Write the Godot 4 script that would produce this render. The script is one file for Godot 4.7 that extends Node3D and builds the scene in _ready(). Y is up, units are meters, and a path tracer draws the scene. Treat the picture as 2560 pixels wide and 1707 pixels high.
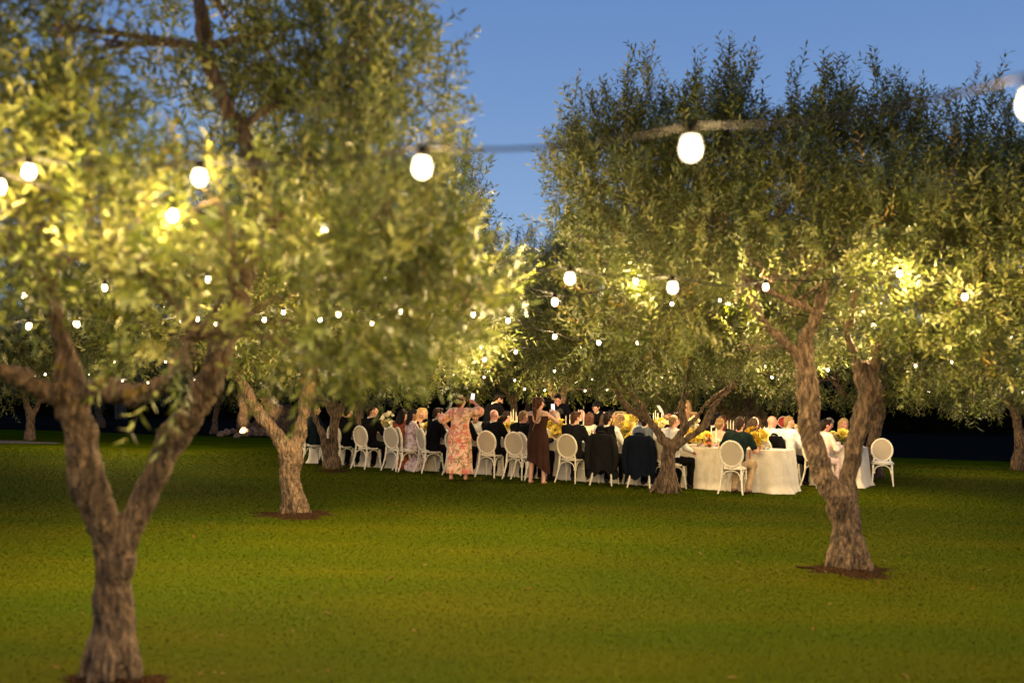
extends Node3D
# An olive grove at dusk: long dinner tables under strings of bulbs.

var used := {}
var rng := RandomNumberGenerator.new()
var wrinkle := FastNoiseLite.new()
var clump := FastNoiseLite.new()
var M := {}
var shapes := {}
var last_j := {}
const TABLE_O := Vector3(3.83, 0, -17.42)
const TABLE_E := Vector3(.867, 0, .499)
const TABLE_N := Vector3(.499, 0, -.867)
const TABLE_TURN := -.5225

# ---------------------------------------------------------------- shape builders
class Geo:
	var v := PackedVector3Array()
	var n := PackedVector3Array()
	var uv := PackedVector2Array()
	var c := PackedColorArray()
	var ix := PackedInt32Array()
	var tint := Color(1, 1, 1)

	func vert(p: Vector3, nn: Vector3, t := Vector2.ZERO) -> int:
		v.append(p)
		n.append(nn)
		uv.append(t)
		c.append(tint)
		return v.size() - 1

	func tri(a: int, b: int, d: int) -> void:
		if (v[b] - v[a]).cross(v[d] - v[a]).dot(n[a] + n[b] + n[d]) > 0.0:
			ix.append_array([a, d, b])
		else:
			ix.append_array([a, b, d])

	func quad(a: int, b: int, d: int, e: int) -> void:
		tri(a, b, d)
		tri(a, d, e)

	func tube(pts: Array, radii: Array, sides := 8, caps := true, squash := 1.0) -> void:
		var up := Vector3.UP
		var dir0: Vector3 = (pts[1] - pts[0]).normalized()
		if absf(dir0.y) > .9:
			up = Vector3.RIGHT
		var side := dir0.cross(up).normalized()
		var first := v.size()
		var count := pts.size()
		for i in count:
			var a: Vector3 = pts[maxi(i - 1, 0)]
			var b: Vector3 = pts[mini(i + 1, count - 1)]
			var d := (b - a).normalized()
			side = (side - d * side.dot(d)).normalized()
			var other := d.cross(side)
			for k in sides:
				var w := TAU * k / sides
				var q := side * cos(w) + other * (sin(w) * squash)
				vert(pts[i] + q * float(radii[i]), q.normalized(), Vector2(float(k) / sides, float(i) / count))
		for i in count - 1:
			for k in sides:
				var a := first + i * sides + k
				var b := first + i * sides + (k + 1) % sides
				quad(a, b, b + sides, a + sides)
		if caps:
			for end in [0, count - 1]:
				var d: Vector3 = (pts[0] - pts[1]).normalized() if end == 0 else (pts[count - 1] - pts[count - 2]).normalized()
				var mid := vert(pts[end], d)
				var ring := []
				for k in sides:
					ring.append(vert(v[first + end * sides + k], d))
				for k in sides:
					tri(mid, ring[k], ring[(k + 1) % sides])

	func lathe(profile: Array, at := Vector3.ZERO, sides := 16, squash := Vector2.ONE) -> void:
		var first := v.size()
		var m := profile.size()
		for i in m:
			var p: Vector2 = profile[i]
			var t: Vector2 = (profile[mini(i + 1, m - 1)] - profile[maxi(i - 1, 0)]).normalized()
			for k in sides:
				var w := TAU * k / sides
				vert(at + Vector3(cos(w) * p.x * squash.x, p.y, sin(w) * p.x * squash.y), Vector3(cos(w) * t.y, -t.x, sin(w) * t.y), Vector2(float(k) / sides, float(i) / m))
		for i in m - 1:
			for k in sides:
				var a := first + i * sides + k
				var b := first + i * sides + (k + 1) % sides
				quad(a, b, b + sides, a + sides)

	func box(mid: Vector3, size: Vector3, turn := Basis()) -> void:
		for ax in 3:
			for s in [-1.0, 1.0]:
				var nn := Vector3.ZERO
				nn[ax] = s
				var a := Vector3.ZERO
				var b := Vector3.ZERO
				a[(ax + 1) % 3] = size[(ax + 1) % 3] / 2
				b[(ax + 2) % 3] = size[(ax + 2) % 3] / 2
				var o := nn * size[ax] / 2
				var w := turn * nn
				quad(vert(mid + turn * (o - a - b), w), vert(mid + turn * (o + a - b), w), vert(mid + turn * (o + a + b), w), vert(mid + turn * (o - a + b), w))

	func ball(mid: Vector3, r: Vector3, sides := 10, rows := 7, turn := Basis()) -> void:
		var first := v.size()
		for i in rows + 1:
			var la := PI * i / rows - PI / 2
			for k in sides:
				var w := TAU * k / sides
				var q := Vector3(cos(w) * cos(la), sin(la), sin(w) * cos(la))
				vert(mid + turn * (q * r), (turn * (q / r)).normalized(), Vector2(float(k) / sides, float(i) / rows))
		for i in rows:
			for k in sides:
				var a := first + i * sides + k
				var b := first + i * sides + (k + 1) % sides
				quad(a, b, b + sides, a + sides)

	func add(g: Geo, t := Transform3D()) -> void:
		var first := v.size()
		for i in g.v.size():
			v.append(t * g.v[i])
			n.append((t.basis * g.n[i]).normalized())
		uv.append_array(g.uv)
		c.append_array(g.c)
		for k in g.ix:
			ix.append(first + k)

	func smooth() -> void:
		# new normals from the faces, shared by vertices of one index
		for i in n.size():
			n[i] = Vector3.ZERO
		for i in range(0, ix.size(), 3):
			var f := (v[ix[i + 2]] - v[ix[i]]).cross(v[ix[i + 1]] - v[ix[i]])
			n[ix[i]] += f
			n[ix[i + 1]] += f
			n[ix[i + 2]] += f
		for i in n.size():
			n[i] = n[i].normalized() if n[i].length_squared() > 1e-20 else Vector3.UP

	func bump(noise: FastNoiseLite, amount: float, scale := Vector3.ONE) -> void:
		for i in v.size():
			v[i] += n[i] * (noise.get_noise_3dv(v[i] * scale) * amount)
		smooth()

	func mesh(colors := false) -> ArrayMesh:
		var a := []
		a.resize(Mesh.ARRAY_MAX)
		a[Mesh.ARRAY_VERTEX] = v
		a[Mesh.ARRAY_NORMAL] = n
		a[Mesh.ARRAY_TEX_UV] = uv
		if colors:
			a[Mesh.ARRAY_COLOR] = c
		a[Mesh.ARRAY_INDEX] = ix
		var m := ArrayMesh.new()
		m.add_surface_from_arrays(Mesh.PRIMITIVE_TRIANGLES, a)
		return m

# a distance field on a grid, meshed as surface nets
class Field:
	var o: Vector3
	var h: float
	var nx: int
	var ny: int
	var nz: int
	var d := PackedFloat32Array()

	func _init(lo: Vector3, hi: Vector3, cell: float) -> void:
		o = lo
		h = cell
		nx = int(ceil((hi.x - lo.x) / h)) + 2
		ny = int(ceil((hi.y - lo.y) / h)) + 2
		nz = int(ceil((hi.z - lo.z) / h)) + 2
		d.resize(nx * ny * nz)
		d.fill(1.0)

	func cap(a: Vector3, b: Vector3, ra: float, rb: float, k := .02) -> void:
		var pad := maxf(ra, rb) + k + 2.0 * h
		var lo := ((Vector3(minf(a.x, b.x), minf(a.y, b.y), minf(a.z, b.z)) - Vector3.ONE * pad - o) / h).floor()
		var hi := ((Vector3(maxf(a.x, b.x), maxf(a.y, b.y), maxf(a.z, b.z)) + Vector3.ONE * pad - o) / h).ceil()
		var ba := b - a
		var bb := maxf(ba.length_squared(), 1e-9)
		var x0 := maxi(int(lo.x), 0)
		var x1 := mini(int(hi.x), nx - 1)
		var dr := rb - ra
		for z in range(maxi(int(lo.z), 0), mini(int(hi.z), nz - 1) + 1):
			for y in range(maxi(int(lo.y), 0), mini(int(hi.y), ny - 1) + 1):
				var row := (z * ny + y) * nx
				var p := o + Vector3(x0, y, z) * h - a
				for x in range(x0, x1 + 1):
					var t := clampf(p.dot(ba) / bb, 0.0, 1.0)
					var e := (p - ba * t).length() - ra - dr * t
					var f := d[row + x]
					if f - e >= k:
						d[row + x] = e
					elif e - f < k:
						var w := .5 + .5 * (f - e) / k
						d[row + x] = lerpf(f, e, w) - k * w * (1.0 - w)
					p.x += h

	func ell(m: Vector3, r: Vector3, k := .015, carve := false) -> void:
		var pad := Vector3.ONE * (k + 2.0 * h) + r
		var lo := ((m - pad - o) / h).floor()
		var hi := ((m + pad - o) / h).ceil()
		var least := minf(r.x, minf(r.y, r.z))
		for z in range(maxi(int(lo.z), 0), mini(int(hi.z), nz - 1) + 1):
			for y in range(maxi(int(lo.y), 0), mini(int(hi.y), ny - 1) + 1):
				var row := (z * ny + y) * nx
				for x in range(maxi(int(lo.x), 0), mini(int(hi.x), nx - 1) + 1):
					var e := (((o + Vector3(x, y, z) * h - m) / r).length() - 1.0) * least
					var f := d[row + x]
					if carve:
						d[row + x] = maxf(f, -e)
					elif f - e >= k:
						d[row + x] = e
					elif e - f < k:
						var w := .5 + .5 * (f - e) / k
						d[row + x] = lerpf(f, e, w) - k * w * (1.0 - w)

	func cut(normal: Vector3, off: float) -> void:
		for z in nz:
			for y in ny:
				var row := (z * ny + y) * nx
				for x in nx:
					d[row + x] = maxf(d[row + x], normal.dot(o + Vector3(x, y, z) * h) - off)

	func geo() -> Geo:
		var g := Geo.new()
		var at := PackedInt32Array()
		at.resize(d.size())
		at.fill(-1)
		var far := 1.9 * h
		var sx := nx
		var sz := nx * ny
		var cells := PackedInt32Array()
		for z in nz - 1:
			for y in ny - 1:
				var row := (z * ny + y) * nx
				for x in nx - 1:
					var q := row + x
					var f := d[q]
					if f > far or f < -far:
						continue
					var a := [f, d[q + 1], d[q + sx], d[q + sx + 1], d[q + sz], d[q + sz + 1], d[q + sz + sx], d[q + sz + sx + 1]]
					var mask := 0
					for b in 8:
						if a[b] < 0.0:
							mask |= 1 << b
					if mask == 0 or mask == 255:
						continue
					var sum := Vector3.ZERO
					var m := 0
					for b in 8:
						for ax in 3:
							var e: int = b | (1 << ax)
							if e == b or ((mask >> b) & 1) == ((mask >> e) & 1):
								continue
							var t: float = a[b] / (a[b] - a[e])
							var p := Vector3(b & 1, (b >> 1) & 1, (b >> 2) & 1)
							p[ax] += t
							sum += p
							m += 1
					at[q] = g.v.size()
					cells.append(q)
					var grad := Vector3(a[1] - a[0] + a[7] - a[6], a[2] - a[0] + a[7] - a[5], a[4] - a[0] + a[7] - a[3])
					g.vert(o + (Vector3(x, y, z) + sum / m) * h, grad.normalized())
		for q in cells:
			var f := d[q]
			for ax in 3:
				var s: int = [1, sx, sz][ax]
				if (f < 0.0) == (d[q + s] < 0.0):
					continue
				var b: int = [sx, sz, 1][ax]
				var e: int = [sz, 1, sx][ax]
				if q - b - e < 0:
					continue
				var i0 := at[q]
				var i1 := at[q - b]
				var i2 := at[q - b - e]
				var i3 := at[q - e]
				if i1 < 0 or i2 < 0 or i3 < 0:
					continue
				g.quad(i0, i1, i2, i3)
		g.smooth()
		return g

# ---------------------------------------------------------------- naming
func numbered(called: String) -> String:
	var k: int = used.get(called, 0)
	used[called] = k + 1
	return called if k == 0 else "%s_%03d" % [called, k]

func tag(o: Node, label: String, category: String, group := "", kind := "") -> Node:
	if label:
		o.set_meta("label", label)
	if category:
		o.set_meta("category", category)
	if group:
		o.set_meta("group", group)
	if kind:
		o.set_meta("kind", kind)
	return o

func thing(called: String, label: String, category: String, at := Vector3.ZERO, turn := 0.0, group := "") -> Node3D:
	var o := Node3D.new()
	o.name = numbered(called)
	add_child(o)
	o.position = at
	o.rotation.y = turn
	tag(o, label, category, group)
	return o

func part(called: String, shape, m: Material, parent: Node, at := Vector3.ZERO) -> MeshInstance3D:
	var o := MeshInstance3D.new()
	var taken := 0
	for k in parent.get_children():
		if str(k.name) == called or str(k.name).begins_with(called + "_0"):
			taken += 1
	o.name = called if taken == 0 else "%s_%03d" % [called, taken]
	o.mesh = shape.mesh() if shape is Geo else shape
	o.material_override = m
	o.position = at
	parent.add_child(o, true)
	return o

func setting(called: String, shape, m: Material, kind := "structure") -> MeshInstance3D:
	var o := MeshInstance3D.new()
	o.name = numbered(called)
	o.mesh = shape.mesh() if shape is Geo else shape
	o.material_override = m
	o.set_meta("kind", kind)
	add_child(o)
	return o

func again(o: Node3D, label: String, at: Vector3, turn := 0.0) -> Node3D:
	var r: Node3D = o.duplicate()
	r.name = numbered(str(o.name).rstrip("0123456789_"))
	add_child(r)
	r.position = at
	r.rotation.y = turn
	r.set_meta("label", label)
	return r

func spot(a: float, b: float, y := 0.0) -> Vector3:
	var p := TABLE_O + TABLE_E * a + TABLE_N * b
	p.y = y
	return p

# ---------------------------------------------------------------- materials (base colours are linear)
func paint(r: float, g: float, b: float, rough := .8) -> StandardMaterial3D:
	var m := StandardMaterial3D.new()
	m.albedo_color = Color(r, g, b).linear_to_srgb()
	m.roughness = rough
	return m

func noise_tex(freq: float, octaves: int, lo: Color, hi: Color, side := 256, sd := 1, stretch := false) -> NoiseTexture2D:
	var f := FastNoiseLite.new()
	f.seed = sd
	f.noise_type = FastNoiseLite.TYPE_SIMPLEX_SMOOTH
	f.frequency = freq
	f.fractal_octaves = octaves
	f.fractal_type = FastNoiseLite.FRACTAL_FBM if not stretch else FastNoiseLite.FRACTAL_RIDGED
	var t := NoiseTexture2D.new()
	t.width = side
	t.height = side
	t.seamless = true
	t.noise = f
	var ramp := Gradient.new()
	ramp.offsets = PackedFloat32Array([.25, .75])
	ramp.colors = PackedColorArray([lo, hi])
	t.color_ramp = ramp
	return t

func textured(m: StandardMaterial3D, t: Texture2D, scale: Vector3, relief: Texture2D = null, cm := 0.0) -> StandardMaterial3D:
	m.albedo_texture = t
	m.uv1_triplanar = true
	m.uv1_scale = scale
	if relief:
		m.heightmap_enabled = true
		m.heightmap_texture = relief
		m.heightmap_scale = cm
	return m

func flower_print(ground: Color, petals: Array, greens: Color, count: int, size: float, sd: int) -> ImageTexture:
	var side := 512
	var im := Image.create(side, side, false, Image.FORMAT_RGB8)
	im.fill(ground)
	var r := RandomNumberGenerator.new()
	r.seed = sd
	for pass_ in 2:
		for k in (count * 3 if pass_ == 0 else count):
			var cx := r.randf() * side
			var cy := r.randf() * side
			var col: Color = greens if pass_ == 0 else petals[r.randi() % petals.size()]
			var rad: float = size * r.randf_range(.6, 1.1)
			var turn := r.randf() * TAU
			var lobes := 5 + r.randi() % 2
			for y in range(int(cy - rad), int(cy + rad) + 1):
				for x in range(int(cx - rad), int(cx + rad) + 1):
					var q := Vector2(x - cx, y - cy)
					var w := q.angle() + turn
					var reach := 0.0
					if pass_ == 0:
						var l := q.rotated(turn)
						reach = rad if absf(l.y) < rad * .16 * (1.0 - absf(l.x) / rad) * 1.4 else 0.0
					else:
						reach = rad * (.72 + .22 * sin(w * lobes)) * .8
					if q.length() < reach:
						var shade := col
						if pass_ == 1:
							shade = col.lerp(ground, .45 * absf(sin(q.length() / rad * 9.0 + sin(w * lobes))) * .8)
						im.set_pixel(posmod(x, side), posmod(y, side), shade)
	return ImageTexture.create_from_image(im)

func make_materials() -> void:
	var g := Color(.62, .62, .62)
	var bark_rel := noise_tex(.018, 5, Color.BLACK, Color.WHITE, 512, 3, true)
	var b := paint(.275, .188, .115, .95)
	textured(b, noise_tex(.02, 5, Color(.4, .37, .35), Color(1, .97, .93), 512, 4), Vector3(2.4, .6, 2.4), bark_rel, 6.0)
	b.vertex_color_use_as_albedo = true
	M.bark = b
	var leaf := paint(1, 1, 1, .5)
	leaf.vertex_color_use_as_albedo = true
	leaf.backlight_enabled = true
	leaf.backlight = Color(.5, .55, .2)
	M.leaf = leaf
	M.grass = paint(1, 1, 1, .9)
	M.grass.metallic_specular = 0.12
	M.grass.vertex_color_use_as_albedo = true
	M.grass.backlight_enabled = true
	M.grass.backlight = Color(.4, .45, .15)
	M.lawn = textured(paint(.046, .06, .0008, .95), noise_tex(.012, 5, Color(.8, .84, .8), Color(1, .97, .9), 512, 9), Vector3(.13, .13, .13))
	M.soil = textured(paint(.016, .013, .01, 1), noise_tex(.03, 4, g, Color.WHITE, 256, 10), Vector3(.4, .4, .4))
	for q in [M.soil, M.lawn]:
		q.metallic_specular = 0.0
	M.mulch = textured(paint(.078, .043, .024, 1), noise_tex(.06, 5, Color(.4, .38, .36), Color.WHITE, 256, 11), Vector3(2, 2, 2), noise_tex(.06, 5, Color.BLACK, Color.WHITE, 256, 12), 3.0)
	M.mulch.metallic_specular = 0.0
	M.sand = textured(paint(.16, .095, .055, 1), noise_tex(.04, 5, Color(.5, .5, .5), Color.WHITE, 256, 13), Vector3(.8, .8, .8))
	M.rock = textured(paint(.3, .2, .14, .95), noise_tex(.03, 5, Color(.45, .43, .4), Color.WHITE, 256, 14), Vector3(2, 2, 2), noise_tex(.03, 5, Color.BLACK, Color.WHITE, 256, 15), 4.0)
	var weave := noise_tex(.25, 2, Color.BLACK, Color.WHITE, 128, 16)
	M.cloth = textured(paint(.58, .52, .43, .95), noise_tex(.02, 3, Color(.93, .92, .9), Color.WHITE, 256, 17), Vector3(1, 1, 1), weave, .15)
	M.cloth.backlight_enabled = true
	M.cloth.backlight = Color(.15, .14, .12)
	M.chair = textured(paint(.8, .73, .6, .55), noise_tex(.02, 4, Color(.86, .84, .8), Color.WHITE, 256, 18), Vector3(4, 4, 4))
	M.cane = textured(paint(.62, .53, .4, .85), noise_tex(.35, 1, Color(.6, .57, .53), Color.WHITE, 128, 19), Vector3(8, 8, 8))
	M.cushion = paint(.8, .73, .62, .9)
	M.steel = paint(.75, .72, .68, .25)
	M.steel.metallic = 1.0
	M.wax = paint(.8, .7, .5, .5)
	M.wax.subsurf_scatter_enabled = true
	M.wax.subsurf_scatter_strength = .3
	M.glass = paint(.95, .97, .97, .04)
	M.glass.transparency = BaseMaterial3D.TRANSPARENCY_ALPHA
	M.glass.albedo_color.a = .16
	M.wine = paint(.12, .01, .015, .1)
	M.spritz = paint(.65, .2, .03, .1)
	M.brown_glass = paint(.09, .03, .012, .1)
	M.foil = paint(.45, .03, .03, .4)
	M.label = paint(.55, .1, .08, .6)
	M.plate = paint(.75, .7, .62, .3)
	M.napkin = paint(.8, .74, .66, .95)
	M.wood = textured(paint(.62, .42, .2, .7), noise_tex(.02, 4, Color(.7, .66, .6), Color.WHITE, 256, 20), Vector3(1, 9, 1))
	M.cable = paint(.007, .006, .005, .8)
	M.fitting = paint(.006, .005, .004, .9)
	M.fitting.metallic_specular = 0.1
	M.cable.metallic_specular = 0.2
	M.ribbon = paint(.5, .09, .09, .7)
	M.stem = paint(.06, .085, .025, .7)
	M.yellow = paint(.7, .53, .07, .75)
	M.cream = paint(.72, .63, .3, .75)
	M.gold = paint(.66, .42, .02, .75)
	M.ivory = paint(.8, .75, .58, .75)
	for k in ["yellow", "cream", "gold", "ivory"]:
		M[k].backlight_enabled = true
		M[k].backlight = Color(.2, .17, .07)
	M.dark = paint(.012, .012, .013, .6)
	M.screen = paint(.02, .02, .02, .2)
	M.screen.emission_enabled = true
	M.screen.emission = Color(1, .97, .95)
	M.screen.emission_energy_multiplier = 1.6
	M.bulb = paint(.9, .85, .75, .4)
	M.bulb.emission_enabled = true
	M.bulb.emission = Color(1, .93, .78)
	M.bulb.emission_energy_multiplier = 8.0
	M.lamp_glow = paint(.9, .8, .6, .4)
	M.lamp_glow.emission_enabled = true
	M.lamp_glow.emission = Color(1, .85, .6)
	M.lamp_glow.emission_energy_multiplier = 1.2
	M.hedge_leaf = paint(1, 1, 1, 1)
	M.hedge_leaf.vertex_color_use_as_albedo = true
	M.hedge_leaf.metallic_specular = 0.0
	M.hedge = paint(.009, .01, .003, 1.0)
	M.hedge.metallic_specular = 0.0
	M.eye = paint(.02, .015, .012, .2)
	M.shoe = paint(.012, .011, .011, .3)
	var fabric_fold := noise_tex(.008, 3, Color.BLACK, Color.WHITE, 256, 21)
	var fabrics := {"black": [.005, .005, .006], "charcoal": [.011, .0105, .0105], "teal": [.007, .013, .014], "navy": [.006, .008, .015], "pale": [.6, .62, .64], "slate": [.1, .115, .14], "white": [.72, .68, .62], "green": [.009, .018, .016], "brown": [.034, .015, .011], "grey": [.25, .24, .24], "beige": [.33, .23, .13], "pink": [.74, .52, .45], "sage": [.4, .42, .3], "blue": [.2, .3, .45], "orange": [.42, .13, .05], "cap": [.22, .03, .03], "straw": [.6, .5, .34], "lilac": [.5, .42, .48], "strap": [.16, .12, .07], "grey_suit": [.045, .045, .05]}
	for f in fabrics:
		var q: Array = fabrics[f]
		var m := paint(q[0], q[1], q[2], .95)
		m.metallic_specular = .15
		m.heightmap_enabled = true
		m.heightmap_texture = fabric_fold
		m.heightmap_scale = 3.0
		m.uv1_triplanar = true
		m.uv1_scale = Vector3(1.4, .8, 1.4)
		M["f_" + f] = m
	M.f_floral = textured(paint(.95, .9, .85, .9), flower_print(Color(.95, .78, .66), [Color(.8, .24, .27), Color(.87, .42, .26), Color(.8, .36, .4)], Color(.5, .45, .26), 44, 46.0, 5), Vector3(1.15, 1.15, 1.15))
	M.f_white_floral = textured(paint(.95, .93, .92, .9), flower_print(Color(.86, .78, .78), [Color(.5, .3, .45), Color(.7, .4, .48)], Color(.16, .22, .12), 26, 40.0, 6), Vector3(1.5, 1.5, 1.5))
	M.f_orange_floral = textured(paint(.9, .9, .9, .9), flower_print(Color(.62, .3, .16), [Color(.8, .3, .15), Color(.3, .1, .08)], Color(.2, .2, .1), 30, 34.0, 7), Vector3(1.6, 1.6, 1.6))
	var hairs := {"h_black": [.005, .004, .004], "h_brown": [.04, .02, .011], "h_dark": [.014, .008, .005], "h_red": [.11, .035, .014], "h_blonde": [.42, .27, .11], "h_grey": [.2, .18, .155], "h_sandy": [.2, .12, .055], "h_auburn": [.06, .022, .012]}
	for k in hairs:
		M[k] = paint(hairs[k][0], hairs[k][1], hairs[k][2], .45)
		M[k].metallic_specular = .25
		M[k].heightmap_enabled = true
		M[k].heightmap_texture = fabric_fold
		M[k].heightmap_scale = 2.0
		M[k].uv1_triplanar = true
		M[k].uv1_scale = Vector3(9, 1.5, 9)
	var skins := {"s_fair": [.5, .27, .18], "s_pink": [.52, .24, .17], "s_tan": [.36, .18, .1], "s_brown": [.2, .1, .055]}
	for k in skins:
		M[k] = paint(skins[k][0], skins[k][1], skins[k][2], .5)
		M[k].subsurf_scatter_enabled = true
		M[k].subsurf_scatter_strength = .15

# ---------------------------------------------------------------- olive trees
func make_sprig(sd: int) -> ArrayMesh:
	var r := RandomNumberGenerator.new()
	r.seed = sd
	var g := Geo.new()
	var twig := []
	for i in 4:
		var t := i / 3.0
		twig.append(Vector3(.02 * sin(t * 2.2 + sd), .28 * t, .018 * sin(t * 3.0 + sd * 2)))
	g.tint = Color(.09, .08, .05)
	g.tube(twig, [.0022, .002, .0015, .0008], 3, false)
	for k in 8:
		var t := .12 + .88 * k / 7.0
		var at: Vector3 = (twig[int(minf(t * 3, 2.99))] as Vector3).lerp(twig[int(minf(t * 3, 2.99)) + 1], fposmod(minf(t * 3, 2.99), 1.0))
		for s in [0.0, PI]:
			var w: float = k * PI / 2 + s + r.randf_range(-.5, .5)
			var out := Vector3(cos(w), 0, sin(w))
			var dir := (out * r.randf_range(.6, 1.0) + Vector3.UP * r.randf_range(.35, .95)).normalized()
			var across := dir.cross(Vector3.UP).normalized().rotated(dir, r.randf_range(-.7, .7))
			var face := across.cross(dir).normalized()
			var l := r.randf_range(.056, .082)
			var wd := r.randf_range(.0078, .0105)
			var tone := r.randf_range(.75, 1.25)
			g.tint = Color(tone, tone, tone)
			if r.randf() < .25:
				g.tint = Color(tone * 1.25, tone * 1.2, tone * 1.5)
			var a := g.vert(at, face)
			var b := g.vert(at + dir * l * .5 + across * wd + face * .002, (face - across * .35).normalized())
			var c := g.vert(at + dir * l - face * l * .06, face)
			var d := g.vert(at + dir * l * .5 - across * wd + face * .002, (face + across * .35).normalized())
			var m := g.vert(at + dir * l * .5, face)
			g.tri(a, b, m)
			g.tri(b, c, m)
			g.tri(c, d, m)
			g.tri(d, a, m)
	return g.mesh(true)

func wood_field(chains: Array, cell: float, roots: int, spread: float, sd: int, amount := .02) -> Geo:
	var r := RandomNumberGenerator.new()
	r.seed = sd
	var lo := Vector3.ONE * 1e3
	var hi := -lo
	for ch in chains:
		for i in range(0, ch.size(), 2):
			var q := Vector3.ONE * (float(ch[i + 1]) + .1)
			lo = lo.min(ch[i] - q)
			hi = hi.max(ch[i] + q)
	lo -= Vector3(spread, .05, spread)
	hi += Vector3(spread, 0, spread)
	var f := Field.new(lo, hi, cell)
	var fine := .87
	for ch in chains:
		for i in range(0, ch.size() - 2, 2):
			# a slight wander between the given points keeps limbs from looking turned on a lathe
			var a: Vector3 = ch[i]
			var b: Vector3 = ch[i + 2]
			var mid := (a + b) / 2 + Vector3(r.randf_range(-1, 1), 0, r.randf_range(-1, 1)) * float(ch[i + 1]) * .18
			var rm: float = (float(ch[i + 1]) + float(ch[i + 3])) / 2 * r.randf_range(.93, 1.05) * fine
			f.cap(a, mid, ch[i + 1] * fine, rm, float(ch[i + 1]) * (.4 if i == 0 else .12))
			f.cap(mid, b, rm, ch[i + 3] * fine, float(ch[i + 1]) * .12)
	var base: Vector3 = chains[0][0]
	var thick: float = chains[0][1]
	for k in roots:
		var w := TAU * (k + r.randf_range(-.25, .25)) / roots
		var out := Vector3(cos(w), 0, sin(w))
		f.cap(base + Vector3.UP * thick * 1.5 + out * thick * .5, base + out * (thick * .78 + spread * .5) + Vector3.UP * .0, thick * .36, thick * .15, thick * .25)
	var g := f.geo()
	wrinkle.frequency = 1.0
	wrinkle.fractal_octaves = 3
	for i in g.v.size():
		var p := g.v[i]
		var twist := p.y * 1.4
		var q := Vector3(p.x * cos(twist) - p.z * sin(twist), p.y, p.x * sin(twist) + p.z * cos(twist)) - base
		var ridge := 1.0 - absf(wrinkle.get_noise_3d(q.x * 7.0 + sd, q.y * 1.3, q.z * 7.0)) * 3.2
		var knob := wrinkle.get_noise_3d(p.x * 3.0, p.y * 2.6, p.z * 3.0 + sd)
		g.v[i] = p + g.n[i] * ((ridge - .6) * amount + knob * amount * 1.6)
	g.smooth()
	for i in g.v.size():
		var p := g.v[i]
		var t := .9 + .55 * wrinkle.get_noise_3d(p.x * 5.0, p.y * 1.2 + sd, p.z * 5.0)
		g.c[i] = Color(t, t * .98, t * .95)
	return g

func lichen(g: Geo, above: float) -> void:
	for i in g.v.size():
		var p := g.v[i]
		if p.y > above and g.n[i].y > -.2 and wrinkle.get_noise_3d(p.x * 5.5, p.y * 5.5, p.z * 5.5 + 7.0) > .3:
			g.c[i] = Color(2.3, 1.05, .18)

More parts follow.
